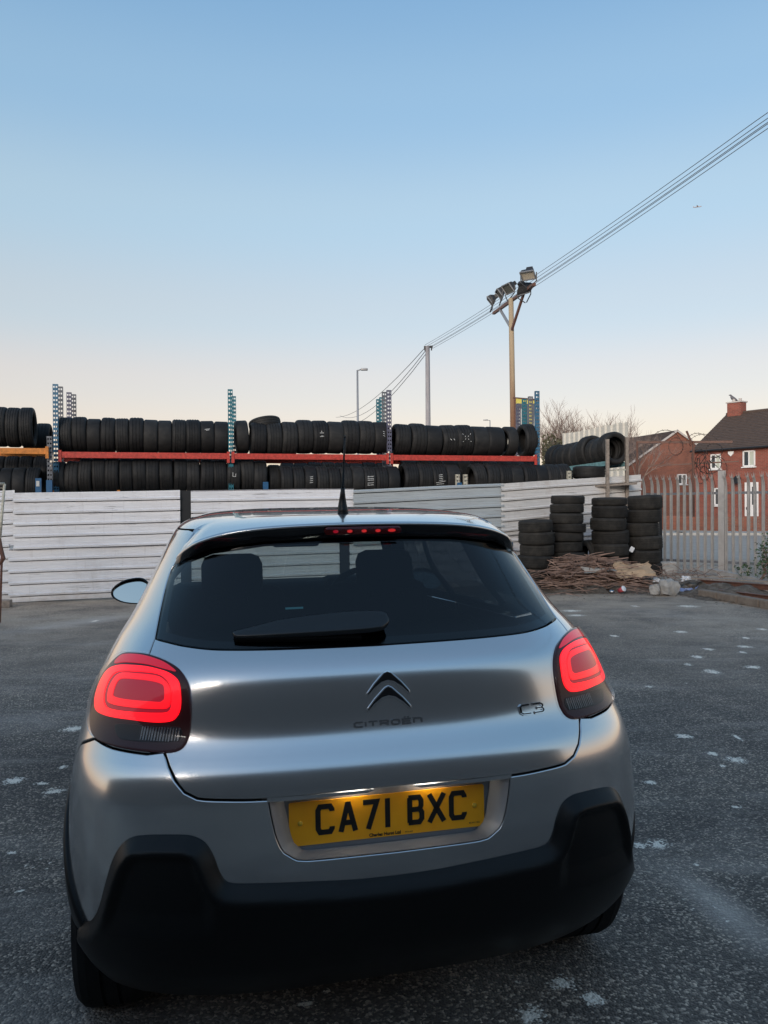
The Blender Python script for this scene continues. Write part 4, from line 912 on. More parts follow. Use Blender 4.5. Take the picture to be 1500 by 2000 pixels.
for i in range(n):
    t = (i+.4)/n; p = a.lerp(b, t)+Vector((.26, .20, .26+.03*t)); d_ = (b-a).normalized()
    R_ = [1, 2, 0, 0, 2, 5, 4, 2, 5][i]; ax = d_+Vector((rnd.uniform(-.1, .1), rnd.uniform(-.1, .1), rnd.uniform(-.05, .05)))
    tyre(p+Vector((0, 0, (.02, -.01, 0, 0, 0, .05, 0, .0, .03)[i])), ax, '%s tyre from the left on the slanting teal rack' % ORD[i] if i < n-1 else 'nearest tyre on the teal rack, its round hollow facing the yard', 'tyres on the teal rack', R_)
p = at(1150, 923, 15.9); tyre(p, (0.03, 0, 1), 'tyre lying flat under the teal rack', None, 1); tyre(p+Vector((-.05, .06, -.235)), (0, 0.02, 1), 'tyre lying flat beneath another under the teal rack', None, 2)
st = rk
for dx in (0,): bar(at(1080, 955, 15.8), at(1235, 945, 15.8), .6, .04, 'timber_grey', rk, 'shelf_board')
# stacks of tyres on the ground by the rubbish
def stack(px, d_, n, R_k, top_py, h, name, wob=.03, dusty=True):
    base = at(px, 1100, d_); x, y = base.x, base.y; ztop = at(px, top_py, d_).z; zz = ztop
    for i in range(n):
        k = R_k[i % len(R_k)]; hh = h[i % len(h)]; me = MOULD_D[k]; wd = max(v.co.z for v in me.vertices)*2; zc = zz-hh/2
        o = tyre((x+rnd.uniform(-wob, wob), y+rnd.uniform(-wob, wob), zc), (rnd.uniform(-.05, .05), rnd.uniform(-.05, .05), 1), '%s tyre from the top of %s' % (ORD[i], name), 'tyres stacked by the rubbish', k, dusty=dusty)
        o.scale = (1, 1, hh/wd*1.02); zz -= hh
        if zz < .08: break
stack(1047, 13.9, 6, [4, 0, 4, 0, 2, 1], 1016, [.20, .22, .20, .22, .2, .2], 'the short tyre stack nearest the car')
stack(1108, 14.2, 9, [4, 4, 4, 4, 2, 4, 0, 0, 1], 968, [.15, .165, .185, .16, .165, .19, .20, .22, .22], 'the tall leaning stack, second from the car')
stack(1190, 14.4, 7, [0, 1, 1, 5, 1, 0, 1], 972, [.14, .225, .225, .25, .225, .2, .22], 'the third tyre stack from the car')
stack(1257, 14.7, 6, [0, 0, 0, 0, 0, 1], 968, [.25, .25, .25, .25, .25, .22], 'the stack of wide tyres next to the steel palings')
tyre(at(1150, 1086, 14.6), (1, .2, .05), 'tyre standing on edge between the second and third stacks', None, 4, dusty=True)
# ---------------------------------------------------------------- steel palings, rubbish, ivy on the right
m = mat('galvanised', (.50, .52, .55), .45, .35); put(m, 'Base Color', ramp(m, noise(m, coords(m), 5, 6, .7), [(.3, (.31, .295, .285)), (.7, (.47, .455, .44))])); put(m, 'Roughness', mth(m, 'MULTIPLY_ADD', noise(m, coords(m), 12, 3), .3, .35))
pf = empty('palisade_fence'); tag(pf, 'galvanised steel palisade fence with splayed spikes in front of the road', 'fence')
PA, PB = Vector((5.70, 17.3, 0)), Vector((7.95, 15.3, 0)); pu = (PB-PA).normalized(); pn = Vector((pu.y, -pu.x, 0)); pn = pn if pn.y < 0 else -pn
def pale_mesh():
    mb = MB(); w_ = .068; prof = [(-w_/2, 0), (-w_*.30, .022), (-w_*.08, .004), (w_*.08, .004), (w_*.30, .022), (w_/2, 0)]
    lv = [(.05, 1, 0), (.6, 1, 0), (1.2, 1, 0), (1.78, 1, 0), (1.88, .96, .012), (1.97, .80, .04), (2.03, .55, .065)]
    n = len(prof)
    for z, k, o in lv: mb.v += [(x*k, -(d+o), z) for x, d in prof]
    for j in range(len(lv)-1):
        for i in range(n-1): mb.f.append((j*n+i, j*n+i+1, (j+1)*n+i+1, (j+1)*n+i))
    for x, dz, o in ((-.030, .085, .085), (0, .10, .055), (.030, .085, .085)):   # three prongs
        k = len(mb.v); mb.v += [(x*.55-.011, -.078, 2.0), (x*.55+.011, -.078, 2.0), (x*1.5, -o-.03, 2.03+dz)]; mb.f.append((k, k+1, k+2))
    me = bpy.data.meshes.new('pale'); me.from_pydata(mb.v, [], mb.f); me.update(); me.materials.append(MATS['galvanised']); return me
pme = pale_mesh(); L_p = (PB-PA).length+2.2; rz = math.atan2(pu.y, pu.x)
k = 0; x = .04
while x < L_p:
    if abs(x-1.66) > .08:
        o = bpy.data.objects.new('pale', pme); link(o, pf); q = PA+pu*x+pn*.03; o.location = (q.x, q.y, rnd.uniform(-.01, .01)); o.rotation_euler = (rnd.uniform(-.008, .008), rnd.uniform(-.012, .012), rz)
    x += .142
for z in (.28, 1.70):
    a, b = PA+Vector((0, 0, z)), PA+pu*L_p+Vector((0, 0, z)); d = b-a; MB().box((a+b)/2, (d.length, .05, .05), Matrix.Rotation(rz, 3, 'Z')).obj('rail', 'grey_post', pf)
q = PA+pu*1.66+pn*.02; mb = MB()
for c_, d_ in (((0, -.05, 1.08), (.12, .012, 2.16)), ((0, .05, 1.08), (.12, .012, 2.16)), ((0, 0, 1.08), (.012, .09, 2.16))):
    mb.box(q+Matrix.Rotation(rz, 3, 'Z') @ Vector(c_), d_, Matrix.Rotation(rz, 3, 'Z'))
mb.obj('fence_post', 'galvanised', pf)
p = at(1290, 975, 16.2); tag(MB().box((p.x, p.y, .83), (.05, .05, 1.66)).obj('iron_post', 'post_black'), 'thin black iron post between the tyre stacks and the palings', 'post')
# rusty barbed wire brackets above the palings
bw = empty('barbed_wire_frame'); tag(bw, 'rusty iron bars with loops of barbed wire in front of the brick houses', 'barbed wire')
bar(at(1246, 864, 18), at(1431, 863, 17), .05, .05, 'rusty_iron', bw, 'iron_bar'); bar(at(1265, 910, 18), at(1443, 901, 17.2), .035, .03, 'rusty_iron', bw, 'iron_bar')
bar(at(1341, 842, 17.4), at(1352, 868, 17.3), .035, .035, 'rusty_iron', bw, 'iron_bar'); p0 = at(1354, 862, 17.3); bar(p0, Vector((p0.x, p0.y, 1.2)), .04, .04, 'rusty_iron', bw, 'iron_bar'); p0 = at(1244, 862, 18.0); bar(p0, Vector((p0.x, p0.y, 1.2)), .04, .04, 'rusty_iron', bw, 'iron_bar')
mat('wire', (.05, .035, .03), .6, .5)
for k, (cx, cy, rx, ry, t0, t1) in enumerate(((1300, 868, 30, 28, 20, 170), (1320, 872, 14, 17, 0, 360), (1375, 866, 28, 18, 10, 200), (1362, 868, 22, 22, 20, 180), (1395, 880, 16, 14, 0, 360), (1385, 905, 24, 20, 0, 360), (1368, 915, 12, 30, 0, 360), (1402, 918, 18, 26, -80, 200), (1376, 925, 9, 14, 0, 360), (1365, 895, 14, 18, 0, 300))):
    pts = [at(cx+rx*math.cos(math.radians(t)), cy-ry*math.sin(math.radians(t)), 17.3+.25*math.sin(math.radians(t*.5))) for t in range(t0, t1+1, 10)]
    mb = MB(); mb.tube(pts, .0065, 4, False)
    for q in pts[::2]: mb.tube([q+Vector((-.02, 0, .018)), q+Vector((.02, 0, -.018))], .004, 3, False)
    mb.obj('wire_loop', 'wire', bw)
for k in range(7):
    a = at(1358+rnd.uniform(-4, 30), 890+rnd.uniform(0, 14), 17.3); b = a+Vector((rnd.uniform(-.4, .4), rnd.uniform(-.1, .2), -rnd.uniform(.2, .7))); MB().tube([a, a.lerp(b, .5)+Vector((rnd.uniform(-.1, .1), 0, 0)), b], [.012, .008, .004], 5).obj('dead_stem', 'wire', bw)
# soil bank, rubbish
m = mat('soil', (.12, .085, .06), .95); put(m, 'Base Color', ramp(m, noise(m, coords(m), 9, 7, .75), [(.3, (.06, .045, .035)), (.5, (.13, .10, .075)), (.7, (.26, .22, .18))])); bump(m, noise(m, coords(m), 40, 5), .8, .03)
def mound(name, pts, h, m_, n=40, seed=1):
    """soil heaped along a strip of ground"""
    r = random.Random(seed); v = []; f = []; k = len(pts)
    path = [Vector((*p[:2], 0)) for p in pts]; NX = 60; NY = 14
    cum = [0]
    for a, b in zip(path, path[1:]): cum.append(cum[-1]+(b-a).length)
    for i in range(NX+1):
        t = cum[-1]*i/NX; j = max(q for q in range(k-1) if cum[q] <= t+1e-6); u = (t-cum[j])/(cum[j+1]-cum[j]); c_ = path[j].lerp(path[j+1], u); d = (path[j+1]-path[j]).normalized(); nr = Vector((-d.y, d.x, 0)); wd = pts[j][2]+(pts[j+1][2]-pts[j][2])*u
        for q in range(NY+1):
            e = -1+2*q/NY; z = h*max(0, 1-e*e)*min(1, 6*i/NX, 6*(NX-i)/NX)*(1+.35*math.sin(i*.9+q*.7)+.2*r.uniform(-1, 1))-.004; p_ = c_+nr*(e*wd+r.uniform(-.03, .03)); v.append((p_.x, p_.y, z))
    for i in range(NX):
        for q in range(NY): f.append((i*(NY+1)+q, (i+1)*(NY+1)+q, (i+1)*(NY+1)+q+1, i*(NY+1)+q+1))
    return tag(mobj(name, v, f, m_, smooth=True), kind='structure')
gA = ground_at(1040, 1160); gB = ground_at(1230, 1158); gC = ground_at(1330, 1156); gD = ground_at(1420, 1163); gE = ground_at(1540, 1188)
mound('soil_bank', [(gA.x, gA.y+.5, .55), (gB.x, gB.y+.55, .7), (gC.x, gC.y+.6, .75), (gD.x, gD.y+.75, .8), (gE.x, gE.y+.85, .85)], .13, 'soil')
m = mat('twig', (.15, .085, .06), .85); put(m, 'Base Color', ramp(m, noise(m, coords(m), 6, 3), [(.3, (.10, .055, .04)), (.7, (.34, .22, .165))]))
r = random.Random(3); mb = MB()
cA, cB = ground_at(1066, 1156), ground_at(1262, 1154)
for i in range(1300):
    t = r.random(); c_ = cA.lerp(cB, t); hh = .56*math.sin(math.pi*min(1, .12+t*.95))**.6; e = r.gauss(0, .26); p = c_+Vector((r.gauss(0, .15), .30+e, .02+max(0, hh*(1-(e/.75)**2))*r.random()**.6))
    a = r.uniform(0, 6.28); L = r.uniform(.25, .95); d = Vector((math.cos(a), math.sin(a)*.6, r.uniform(-.25, .3))); b_ = Vector((r.uniform(-.2, .2), r.uniform(-.2, .2), r.uniform(0, .22)))
    pts = [p+d*(L*(q/4-.5))+b_*(L*(.25-(q/4-.5)**2)) for q in range(5)]
    pts = [Vector((q.x, q.y, max(.006, q.z))) for q in pts]; w_ = r.uniform(.005, .011); mb.tube(pts, [w_, w_, w_*.9, w_*.75, w_*.4], 3, False)
for i in range(14):
    t = r.random(); c_ = cA.lerp(cB, t)+Vector((0, .3, .3)); a = r.uniform(.2, 2.9); pts = [c_+Vector((math.cos(a)*q*.12, r.uniform(-.02, .02), math.sin(a)*q*.11-.016*q*q)) for q in range(7)]; mb.tube(pts, [.006, .006, .005, .005, .004, .003, .002], 3, False)
cF = ground_at(1320, 1150)
for i in range(140):
    p = cF+Vector((r.gauss(0, .5), .45+r.gauss(0, .22), r.random()*.28)); a = r.uniform(0, 6.28); L = r.uniform(.15, .5); d = Vector((math.cos(a), math.sin(a), r.uniform(-.1, .6))); mb.tube([p, p+d*L*.5+Vector((0, 0, .03)), p+d*L], [.005, .004, .002], 3, False)
tag(mb.obj('brushwood_heap', 'twig'), 'heap of brown cut twigs and brushwood before the tyre stacks', 'brushwood', kind='stuff')
m = mat('leaf_litter', (.12, .09, .065), .9); put(m, 'Base Color', ramp(m, rand_obj(m), [(0, (.1, .07, .05)), (1, (.2, .16, .12))]))
mb = MB()
for i in range(900):
    t = r.random(); px = 1060+t*400; g = ground_at(px, 1158+max(0, px-1330)*.16+abs(r.gauss(0, 7))-4); s_ = r.uniform(.008, .03); a = r.uniform(0, 6.28); u = Vector((math.cos(a), math.sin(a), r.uniform(-.3, .3)))*s_; w_ = Vector((-math.sin(a), math.cos(a), r.uniform(-.3, .3)))*s_*.6; z = Vector((0, 0, .012+.02*r.random()))
    k = len(mb.v); mb.v += [tuple(g+z-u), tuple(g+z-w_), tuple(g+z+u), tuple(g+z+w_)]; mb.f.append((k, k+1, k+2, k+3))
tag(mb.obj('litter_scatter', 'leaf_litter'), 'scatter of dead leaves and crumbs along the foot of the rubbish', 'litter', kind='stuff')
# cardboard
m = mat('cardboard', (.42, .29, .18), .85); put(m, 'Base Color', ramp(m, noise(m, coords(m), 5, 5, .6), [(.3, (.36, .235, .14)), (.7, (.52, .37, .24))])); bump(m, noise(m, vmul(m, coords(m), (40, 1, 1)), 3, 2), .2, .004)
mat('cardboard_pale', (.40, .37, .33), .9)
def crumple(name, c, w_, d_, h_, m_, n=9, amp=.25, seed=0, rot=0., pitch=0.):
    r = random.Random(seed); v = []; f = []; R_ = Matrix.Rotation(rot, 3, 'Z') @ Matrix.Rotation(pitch, 3, 'X')
    for i in range(n):
        for j in range(n):
            x, y = i/(n-1)-.5, j/(n-1)-.5; z = h_*(r.uniform(-amp, amp)+.5*math.sin(x*5+seed)*math.cos(y*4+seed)); v.append(Vector(c)+R_ @ Vector((x*w_*(1+.1*r.uniform(-1, 1)), y*d_*(1+.1*r.uniform(-1, 1)), z)))
    f = [(i*n+j, (i+1)*n+j, (i+1)*n+j+1, i*n+j+1) for i in range(n-1) for j in range(n-1)]
    o = mobj(name, v, f, m_); o.modifiers.new('t', 'SOLIDIFY').thickness = .006; return o
tag(crumple('cardboard_sheet', at(1238, 1112, 13.55), .66, .42, .10, 'cardboard', 8, .18, 4, .12, math.radians(34)), 'torn brown cardboard sheet draped over the brushwood', 'cardboard')
tag(crumple('cardboard_sheet', at(1170, 1112, 13.5), .62, .16, .05, 'cardboard_pale', 6, .2, 7, .35, math.radians(25)), 'narrow greyish board end sticking out left of the cardboard', 'cardboard')
def lump(name, c, rx, ry, rz_, m_, seed=0, rough=.25, sub=3, flat=False):
    import bmesh
    bm = bmesh.new(); bmesh.ops.create_icosphere(bm, subdivisions=sub, radius=1); r = random.Random(seed); ph = [r.uniform(0, 6.28) for _ in range(6)]
    for p in bm.verts:
        q = p.co; k = 1+rough*(math.sin(q.x*4+ph[0])*math.sin(q.y*5+ph[1])+.6*math.sin(q.z*9+ph[2]+q.x*6)+.5*r.uniform(-.4, .4)); p.co = Vector((q.x*rx*k, q.y*ry*k, q.z*rz_*k))
    me = bpy.data.meshes.new(name); bm.to_mesh(me); bm.free(); me.materials.append(MATS[m_])
    if not flat: me.polygons.foreach_set('use_smooth', [False]*len(me.polygons))
    o = link(bpy.data.objects.new(name, me)); o.location = c; return o
def rubble(name, c, d_, m_, seed, rz=0.):
    import bmesh
    bm = bmesh.new(); bmesh.ops.create_cube(bm, size=1); bmesh.ops.subdivide_edges(bm, edges=bm.edges[:], cuts=2, use_grid_fill=True); r = random.Random(seed); R_ = Matrix.Rotation(rz, 3, 'Z') @ Matrix.Rotation(r.uniform(-.2, .2), 3, 'X')
    for p in bm.verts:
        q = p.co.copy(); n = sum(abs(t) > .49 for t in q); q *= (1, 1, .93, .80)[n]; p.co = R_ @ Vector((q.x*d_[0]+r.gauss(0, .045)*d_[0], q.y*d_[1]+r.gauss(0, .045)*d_[1], q.z*d_[2]+r.gauss(0, .045)*d_[2]))
    me = bpy.data.meshes.new(name); bm.to_mesh(me); bm.free(); me.materials.append(MATS[m_]); o = link(bpy.data.objects.new(name, me)); o.location = c; return o
m = mat('white_plastic', (.72, .73, .75), .35); mat('yellow_plastic', (.70, .47, .03), .45); mat('blue_plastic', (.20, .26, .45), .4); mat('red_paper', (.42, .06, .07), .6)
def gpt(px, py, z): q = ground_at(px, py); return Vector((q.x, q.y, z))
tag(lump('plastic_bag', gpt(1090, 1149, .09), .11, .09, .09, 'white_plastic', 2, .3), 'crumpled white plastic bag left of the brushwood', 'plastic bag')
tag(lump('plastic_scrap', gpt(1071, 1150, .035), .07, .05, .035, 'yellow_plastic', 3, .35, 2), 'flat yellow plastic scrap left of the white bag', 'rubbish')
tag(lump('yellow_tub', gpt(1107, 1151, .045), .05, .045, .05, 'yellow_plastic', 4, .15, 2), 'small yellow tub right of the white bag', 'rubbish')
c_ = gpt(1209, 1160, .05); cup = empty('paper_cup', c_); tag(cup, 'red and white paper cup lying on its side by the brushwood', 'cup')
v, f = lathe([(0, 0), (.035, 0), (.047, .11), (.044, .11), (.033, .006)], 18); Mr = Matrix.Rotation(math.radians(62), 4, 'X') @ Matrix.Rotation(.5, 4, 'Y'); o = mobj('cup_body', [Mr @ Vector(p) for p in v], f, 'red_paper', cup, True); v, f = lathe([(.047, .108), (.050, .112), (.047, .116), (.0, .114)], 18); mobj('cup_lid', [Mr @ Vector(p) for p in v], f, 'white_plastic', cup, True)
tag(MB().tube([gpt(1186, 1158, .035), gpt(1196, 1160, .035), gpt(1200, 1160, .035)], [.036, .034, .015], 12).obj('drinks_can', 'dark_chrome', None, True), 'crushed dark drinks can beside the paper cup', 'can')
m = mat('stone', (.36, .34, .31), .9); put(m, 'Base Color', ramp(m, noise(m, coords(m), 8, 6, .65), [(.3, (.26, .245, .225)), (.7, (.46, .44, .41))])); bump(m, noise(m, coords(m), 26, 5), .5, .01)
tag(rubble('rubble_lump', gpt(1307, 1163, .12), (.27, .22, .25), 'stone', 5, .4), 'pale block of concrete rubble in front of the heap', 'rubble')
tag(rubble('rubble_lump', gpt(1280, 1163, .10), (.15, .15, .16), 'stone', 8, .9), 'smaller stone leaning on the left of the rubble block', 'rubble')
tag(lump('plastic_bag', gpt(1281, 1152, .15), .07, .06, .06, 'white_plastic', 9, .3), 'white scrap of plastic behind the small stone', 'plastic bag')
tag(MB().box(gpt(1299, 1140, .28), (.38, .22, .26), Matrix.Rotation(.2, 3, 'Z'), .03).obj('concrete_block', 'stone'), 'grey concrete block behind the rubble, under the palings', 'rubble')
tag(crumple('packaging', gpt(1345, 1158, .06), .34, .12, .05, 'blue_plastic', 8, .5, 11, .1, .3), 'blue and white crisp packet right of the rubble block', 'packaging')
tag(lump('plastic_bottle', gpt(1362, 1150, .07), .12, .05, .055, 'white_plastic', 12, .15), 'pale plastic bottle lying right of the rubble', 'bottle')
tag(lump('plastic_bag', gpt(1340, 1146, .12), .09, .07, .07, 'white_plastic', 14, .3), 'white film bag behind the crisp packet', 'plastic bag')
q = at(1234, 1073, 14.32); tag(MB().box(q, (.075, .004, .095), Matrix.Rotation(math.radians(30), 3, 'Y')).obj('paper_label', 'white_plastic'), 'white paper tag stuck on the lowest wide tyre', 'label')
# rusty joists, a fallen galvanised strip, kerb
for k, (p, q, h_, m_, lb) in enumerate(((gpt(1365, 1150, .12), gpt(1560, 1168, .13), .08, 'rusty_iron', 'long rusty steel joist lying behind the kerb, upper one'), (gpt(1372, 1158, .05), gpt(1560, 1182, .05), .07, 'rusty_iron', 'rusty steel joist lying just behind the kerb, lower one'))):
    d = q-p; M_ = d.to_track_quat('X', 'Z').to_matrix(); mb = MB()
    for o_, s_ in (((0, 0, h_/2), (d.length, .07, .012)), ((0, 0, -h_/2), (d.length, .07, .012)), ((0, 0, 0), (d.length, .01, h_))): mb.box((p+q)/2+M_ @ Vector(o_), s_, M_)
    tag(mb.obj('steel_joist', m_), lb, 'joist')
tag(bar(gpt(1370, 1139, .20), gpt(1560, 1156, .34), .02, .09, 'rusty_iron', None, 'timber_plank') if False else MB().box(gpt(1440, 1152, .175), (1.5, .18, .02), Matrix.Rotation(-.62, 3, 'Z')).obj('timber_plank', 'timber_grey'), 'weathered plank lying on the rusty joists', 'plank')
a, b = at(1384, 1113, 15.3), at(1540, 1145, 13.9); tag(bar(a, b, .10, .07, 'galvanised', None, 'metal_strip'), 'fallen galvanised metal strip leaning along the foot of the palings', 'metal strip')
m = mat('kerb_stone', (.2, .16, .125), .9); put(m, 'Base Color', ramp(m, noise(m, coords(m), 5, 6, .7), [(.3, (.14, .105, .08)), (.7, (.27, .22, .175))])); bump(m, noise(m, coords(m), 30, 4), .6, .015)
a, b = ground_at(1372, 1166), ground_at(1540, 1196)
kb = empty('kerb'); tag(kb, 'dirty brown kerb stones in front of the rusty joists', 'kerb'); n = 4
for i in range(n):
    p, q = a.lerp(b, i/n+.004), a.lerp(b, (i+1)/n-.004); d = q-p; MB().box((p+q)/2+Vector((0, .05, .055)), (d.length, .14, .13), Matrix.Rotation(math.atan2(d.y, d.x), 3, 'Z'), .02).obj('kerb_stone', 'kerb_stone', kb)
# ivy at the right edge
m = mat('ivy_leaf', (.045, .085, .03), .5); put(m, 'Base Color', ramp(m, noise(m, coords(m), 14, 3), [(.3, (.025, .055, .02)), (.7, (.10, .16, .06))]))
iv = empty('ivy_bush', gpt(1500, 1130, 0)); tag(iv, 'green ivy bush climbing the palings at the right edge', 'bush'); r = random.Random(5)
stem = MB(); lf = MB(); iw = Vector(iv.location)
for s_ in range(16):
    p = at(1492+r.uniform(-12, 45), 1135, 14.3+r.uniform(-.3, .3)); p.z = .1; top = at(1488+r.uniform(-8, 45), 1045+r.uniform(-15, 50), 14.3+r.uniform(-.35, .3)); pts = [p.lerp(top, t/6)+Vector((r.uniform(-.06, .06), r.uniform(-.05, .05), 0)) for t in range(7)]; stem.tube([q-iw for q in pts], [.010, .009, .008, .007, .005, .004, .003], 4, False)
    for q in range(64):
        t = r.random()**.8*6; i = min(5, int(t)); c_ = pts[i].lerp(pts[i+1], t-i)+Vector((r.gauss(0, .075), r.gauss(0, .075), r.gauss(0, .05)))-iw; sz_ = r.uniform(.022, .05); u = Vector((r.uniform(-1, 1), r.uniform(-1, .2), r.uniform(-.7, .3))).normalized(); w_ = u.cross(Vector((r.uniform(-1, 1), r.uniform(-1, 1), 1))).normalized()
        k = len(lf.v); lf.v += [tuple(c_), tuple(c_+u*sz_*.5+w_*sz_*.55), tuple(c_+u*sz_*1.3), tuple(c_+u*sz_*.5-w_*sz_*.55)]; lf.f.append((k, k+1, k+2, k+3))
stem.obj('stems', 'twig', iv)['kind'] = 'stuff'; lf.obj('leaves', 'ivy_leaf', iv)['kind'] = 'stuff'
for px, py in ((1454, 1115), (1462, 1122)):
    p = gpt(px, 1140, 0); e = empty('weed', p); tag(e, 'small green weed at the foot of the palings, left of the ivy' if px < 1460 else 'low green weed between the small weed and the ivy', 'plant'); lf = MB()
    for q in range(60):
        c_ = Vector((r.gauss(0, .10), r.gauss(0, .08), r.uniform(.05, .36))); u = Vector((r.uniform(-1, 1), r.uniform(-1, 1), r.uniform(-.2, .8))).normalized(); w_ = u.cross(Vector((r.uniform(-1, 1), r.uniform(-1, 1), 1))).normalized(); k = len(lf.v); s_ = r.uniform(.025, .05); lf.v += [tuple(c_), tuple(c_+u*s_*.5+w_*s_*.5), tuple(c_+u*s_*1.3), tuple(c_+u*s_*.5-w_*s_*.5)]; lf.f.append((k, k+1, k+2, k+3))
    lf.obj('leaves', 'ivy_leaf', e)['kind'] = 'stuff'
# left edge: end of a mesh gate, wooden block
gt = empty('mesh_gate', gpt(-10, 1150, 0)); tag(gt, 'end of a cream mesh gate with rusty hinge at the left edge', 'gate'); gi = Vector(gt.location)
pA, pB = at(9, 945, 10.4), at(-3, 1085, 10.4); lf_ = Vector((-.9, -.25, 0))
MB().tube([pA-gi, pB-gi], .018, 8).obj('frame_bar', 'cream_metal', gt, True); MB().tube([pA-gi, pA+lf_-gi], .018, 8).obj('frame_bar', 'cream_metal', gt, True); MB().tube([pB-gi, pB+lf_-gi], .018, 8).obj('frame_bar', 'cream_metal', gt, True)
for t in range(1, 17): q = pA.lerp(pB, t/17)-gi; MB().tube([q, q+lf_], .004, 4).obj('wire', 'cream_metal', gt)
for t in range(1, 13): q = lf_*(t/13)-gi; MB().tube([pA+q, pB+q], .004, 4).obj('wire', 'cream_metal', gt)
q = at(4, 1073, 10.35)-gi; MB().tube([q+Vector((-.03, 0, .14)), q+Vector((-.01, -.01, .02)), q+Vector((.02, -.01, -.12)), q+Vector((-.03, 0, -.20))], [.02, .026, .03, .02], 8).obj('hinge', 'rusty_iron', gt); q2 = at(-2, 1140, 10.35)-gi; MB().tube([q, q2+Vector((0, 0, -.6))], .016, 8).obj('hinge_post', 'rusty_iron', gt)
tag(MB().box(gpt(4, 1186, .055), (.26, .16, .11), Matrix.Rotation(.2, 3, 'Z'), .008).obj('wooden_block', 'timber_grey'), 'dark wooden block on the ground at the foot of the hoarding, left edge', 'block')
q = fence_pt(985, .78, -.22); tag(MB().box(q, (.30, .10, .07), Matrix.Rotation(.2, 3, 'Z'), .01).obj('blue_tray', 'blue_paint'), 'small blue plastic tray against the hoarding right of the car roof', 'tray')
# ---------------------------------------------------------------- houses, poles, trees, far things
def brick(name, a, b, mortar, sc_=1.):
    m = mat(name, a, .9); n, l = nodes_of(m); t = n.new('ShaderNodeTexBrick'); c = coords(m, 'Object')
    # walls are built in their own x-z plane, so run the courses along x and z
    sp = n.new('ShaderNodeSeparateXYZ'); l.new(c, sp.inputs[0]); cb = n.new('ShaderNodeCombineXYZ'); l.new(mth(m, 'ADD', sp.outputs[0], sp.outputs[1]), cb.inputs[0]); l.new(sp.outputs[2], cb.inputs[1])
    l.new(cb.outputs[0], t.inputs['Vector']); t.inputs['Scale'].default_value = 1; t.inputs['Brick Width'].default_value = .225; t.inputs['Row Height'].default_value = .075; t.inputs['Mortar Size'].default_value = .008; t.inputs['Color1'].default_value = (*a, 1); t.inputs['Color2'].default_value = (*b, 1); t.inputs['Mortar'].default_value = (*mortar, 1); t.inputs['Bias'].default_value = -.1
    w_ = noise(m, c, .9, 6, .7); put(m, 'Base Color', mixc(m, 1, t.outputs['Color'], ramp(m, w_, [(.3, (.70, .68, .66)), (.7, (1.2, 1.18, 1.15))]), 'MULTIPLY')); bump(m, t.outputs['Fac'], -.4, .01)
brick('red_brick', (.27, .07, .05), (.185, .05, .04), (.24, .155, .12)); brick('old_brick', (.25, .085, .055), (.17, .06, .045), (.21, .15, .12))
def tiles(name, a, b):
    m = mat(name, a, .85); c = coords(m); put(m, 'Base Color', ramp(m, noise(m, vmul(m, c, (1.5, 1.5, 4)), 3, 7, .75), [(.3, b), (.7, a)])); bump(m, noise(m, c, 14, 4), .5, .02)
tiles('roof_tile', (.115, .078, .060), (.055, .040, .034)); tiles('roof_tile_brown', (.115, .075, .055), (.06, .042, .036))
mat('white_upvc', (.78, .78, .78), .4); m = mat('house_glass', (.05, .06, .07), .05); mat('curtain', (.45, .48, .42), .8); mat('flashing', (.48, .45, .43), .6)
def roof_plane(name, e0, e1, r0, r1, courses, m_, parent, thick=.03):
    """a tiled slope from eaves e0-e1 up to ridge r0-r1, each course lapping the one below"""
    mb = MB(); up = ((e1-e0).cross(r0-e0)).normalized(); up = up if up.z > 0 else -up
    for i in range(courses):
        a, b = i/courses, (i+1.12)/courses; b = min(b, 1.0); p = [e0.lerp(r0, a)+up*thick, e1.lerp(r1, a)+up*thick, e1.lerp(r1, b)+up*.002, e0.lerp(r0, b)+up*.002]; k = len(mb.v)
        low = [p[0]-up*thick, p[1]-up*thick]; mb.v += [tuple(q) for q in p+low]; mb.f += [(k, k+1, k+2, k+3), (k+4, k+5, k+1, k)]
    return mb.obj(name, m_, parent)
def house(name, label, O, u, depth_, L, ez, rz_, hgt_m, roof_m, flip=1):
    """O: left front wall corner, u: along the wall, n: into the house"""
    e = empty(name, (O.x, O.y, 0), math.atan2(u.y, u.x)); tag(e, label, 'house'); D = depth_
    mb = MB(); v = [(0, 0, 0), (L, 0, 0), (L, D, 0), (0, D, 0), (0, 0, ez), (L, 0, ez), (L, D, ez), (0, D, ez), (0, D/2, rz_), (L, D/2, rz_)]
    f = [(0, 1, 5, 4), (2, 3, 7, 6), (3, 0, 4, 8, 7), (1, 2, 6, 9, 5)]; mobj('wall', v, f, hgt_m, e)
    o = .25; V_ = Vector; sl = (rz_-ez)/(D/2)
    roof_plane('roof_slope', V_((-.12, -o, ez-o*sl)), V_((L+.12, -o, ez-o*sl)), V_((-.12, D/2, rz_)), V_((L+.12, D/2, rz_)), 22, roof_m, e); roof_plane('roof_slope', V_((L+.12, D+o, ez-o*sl)), V_((-.12, D+o, ez-o*sl)), V_((L+.12, D/2, rz_)), V_((-.12, D/2, rz_)), 22, roof_m, e)
    MB().tube([(-.12, D/2, rz_+.02), (L+.12, D/2, rz_+.02)], .09, 8).obj('ridge', roof_m, e)
    MB().tube([(-.1, -o-.04, ez-o*sl-.02), (L+.1, -o-.04, ez-o*sl-.02)], .055, 8).obj('gutter', 'post_black', e)
    return e
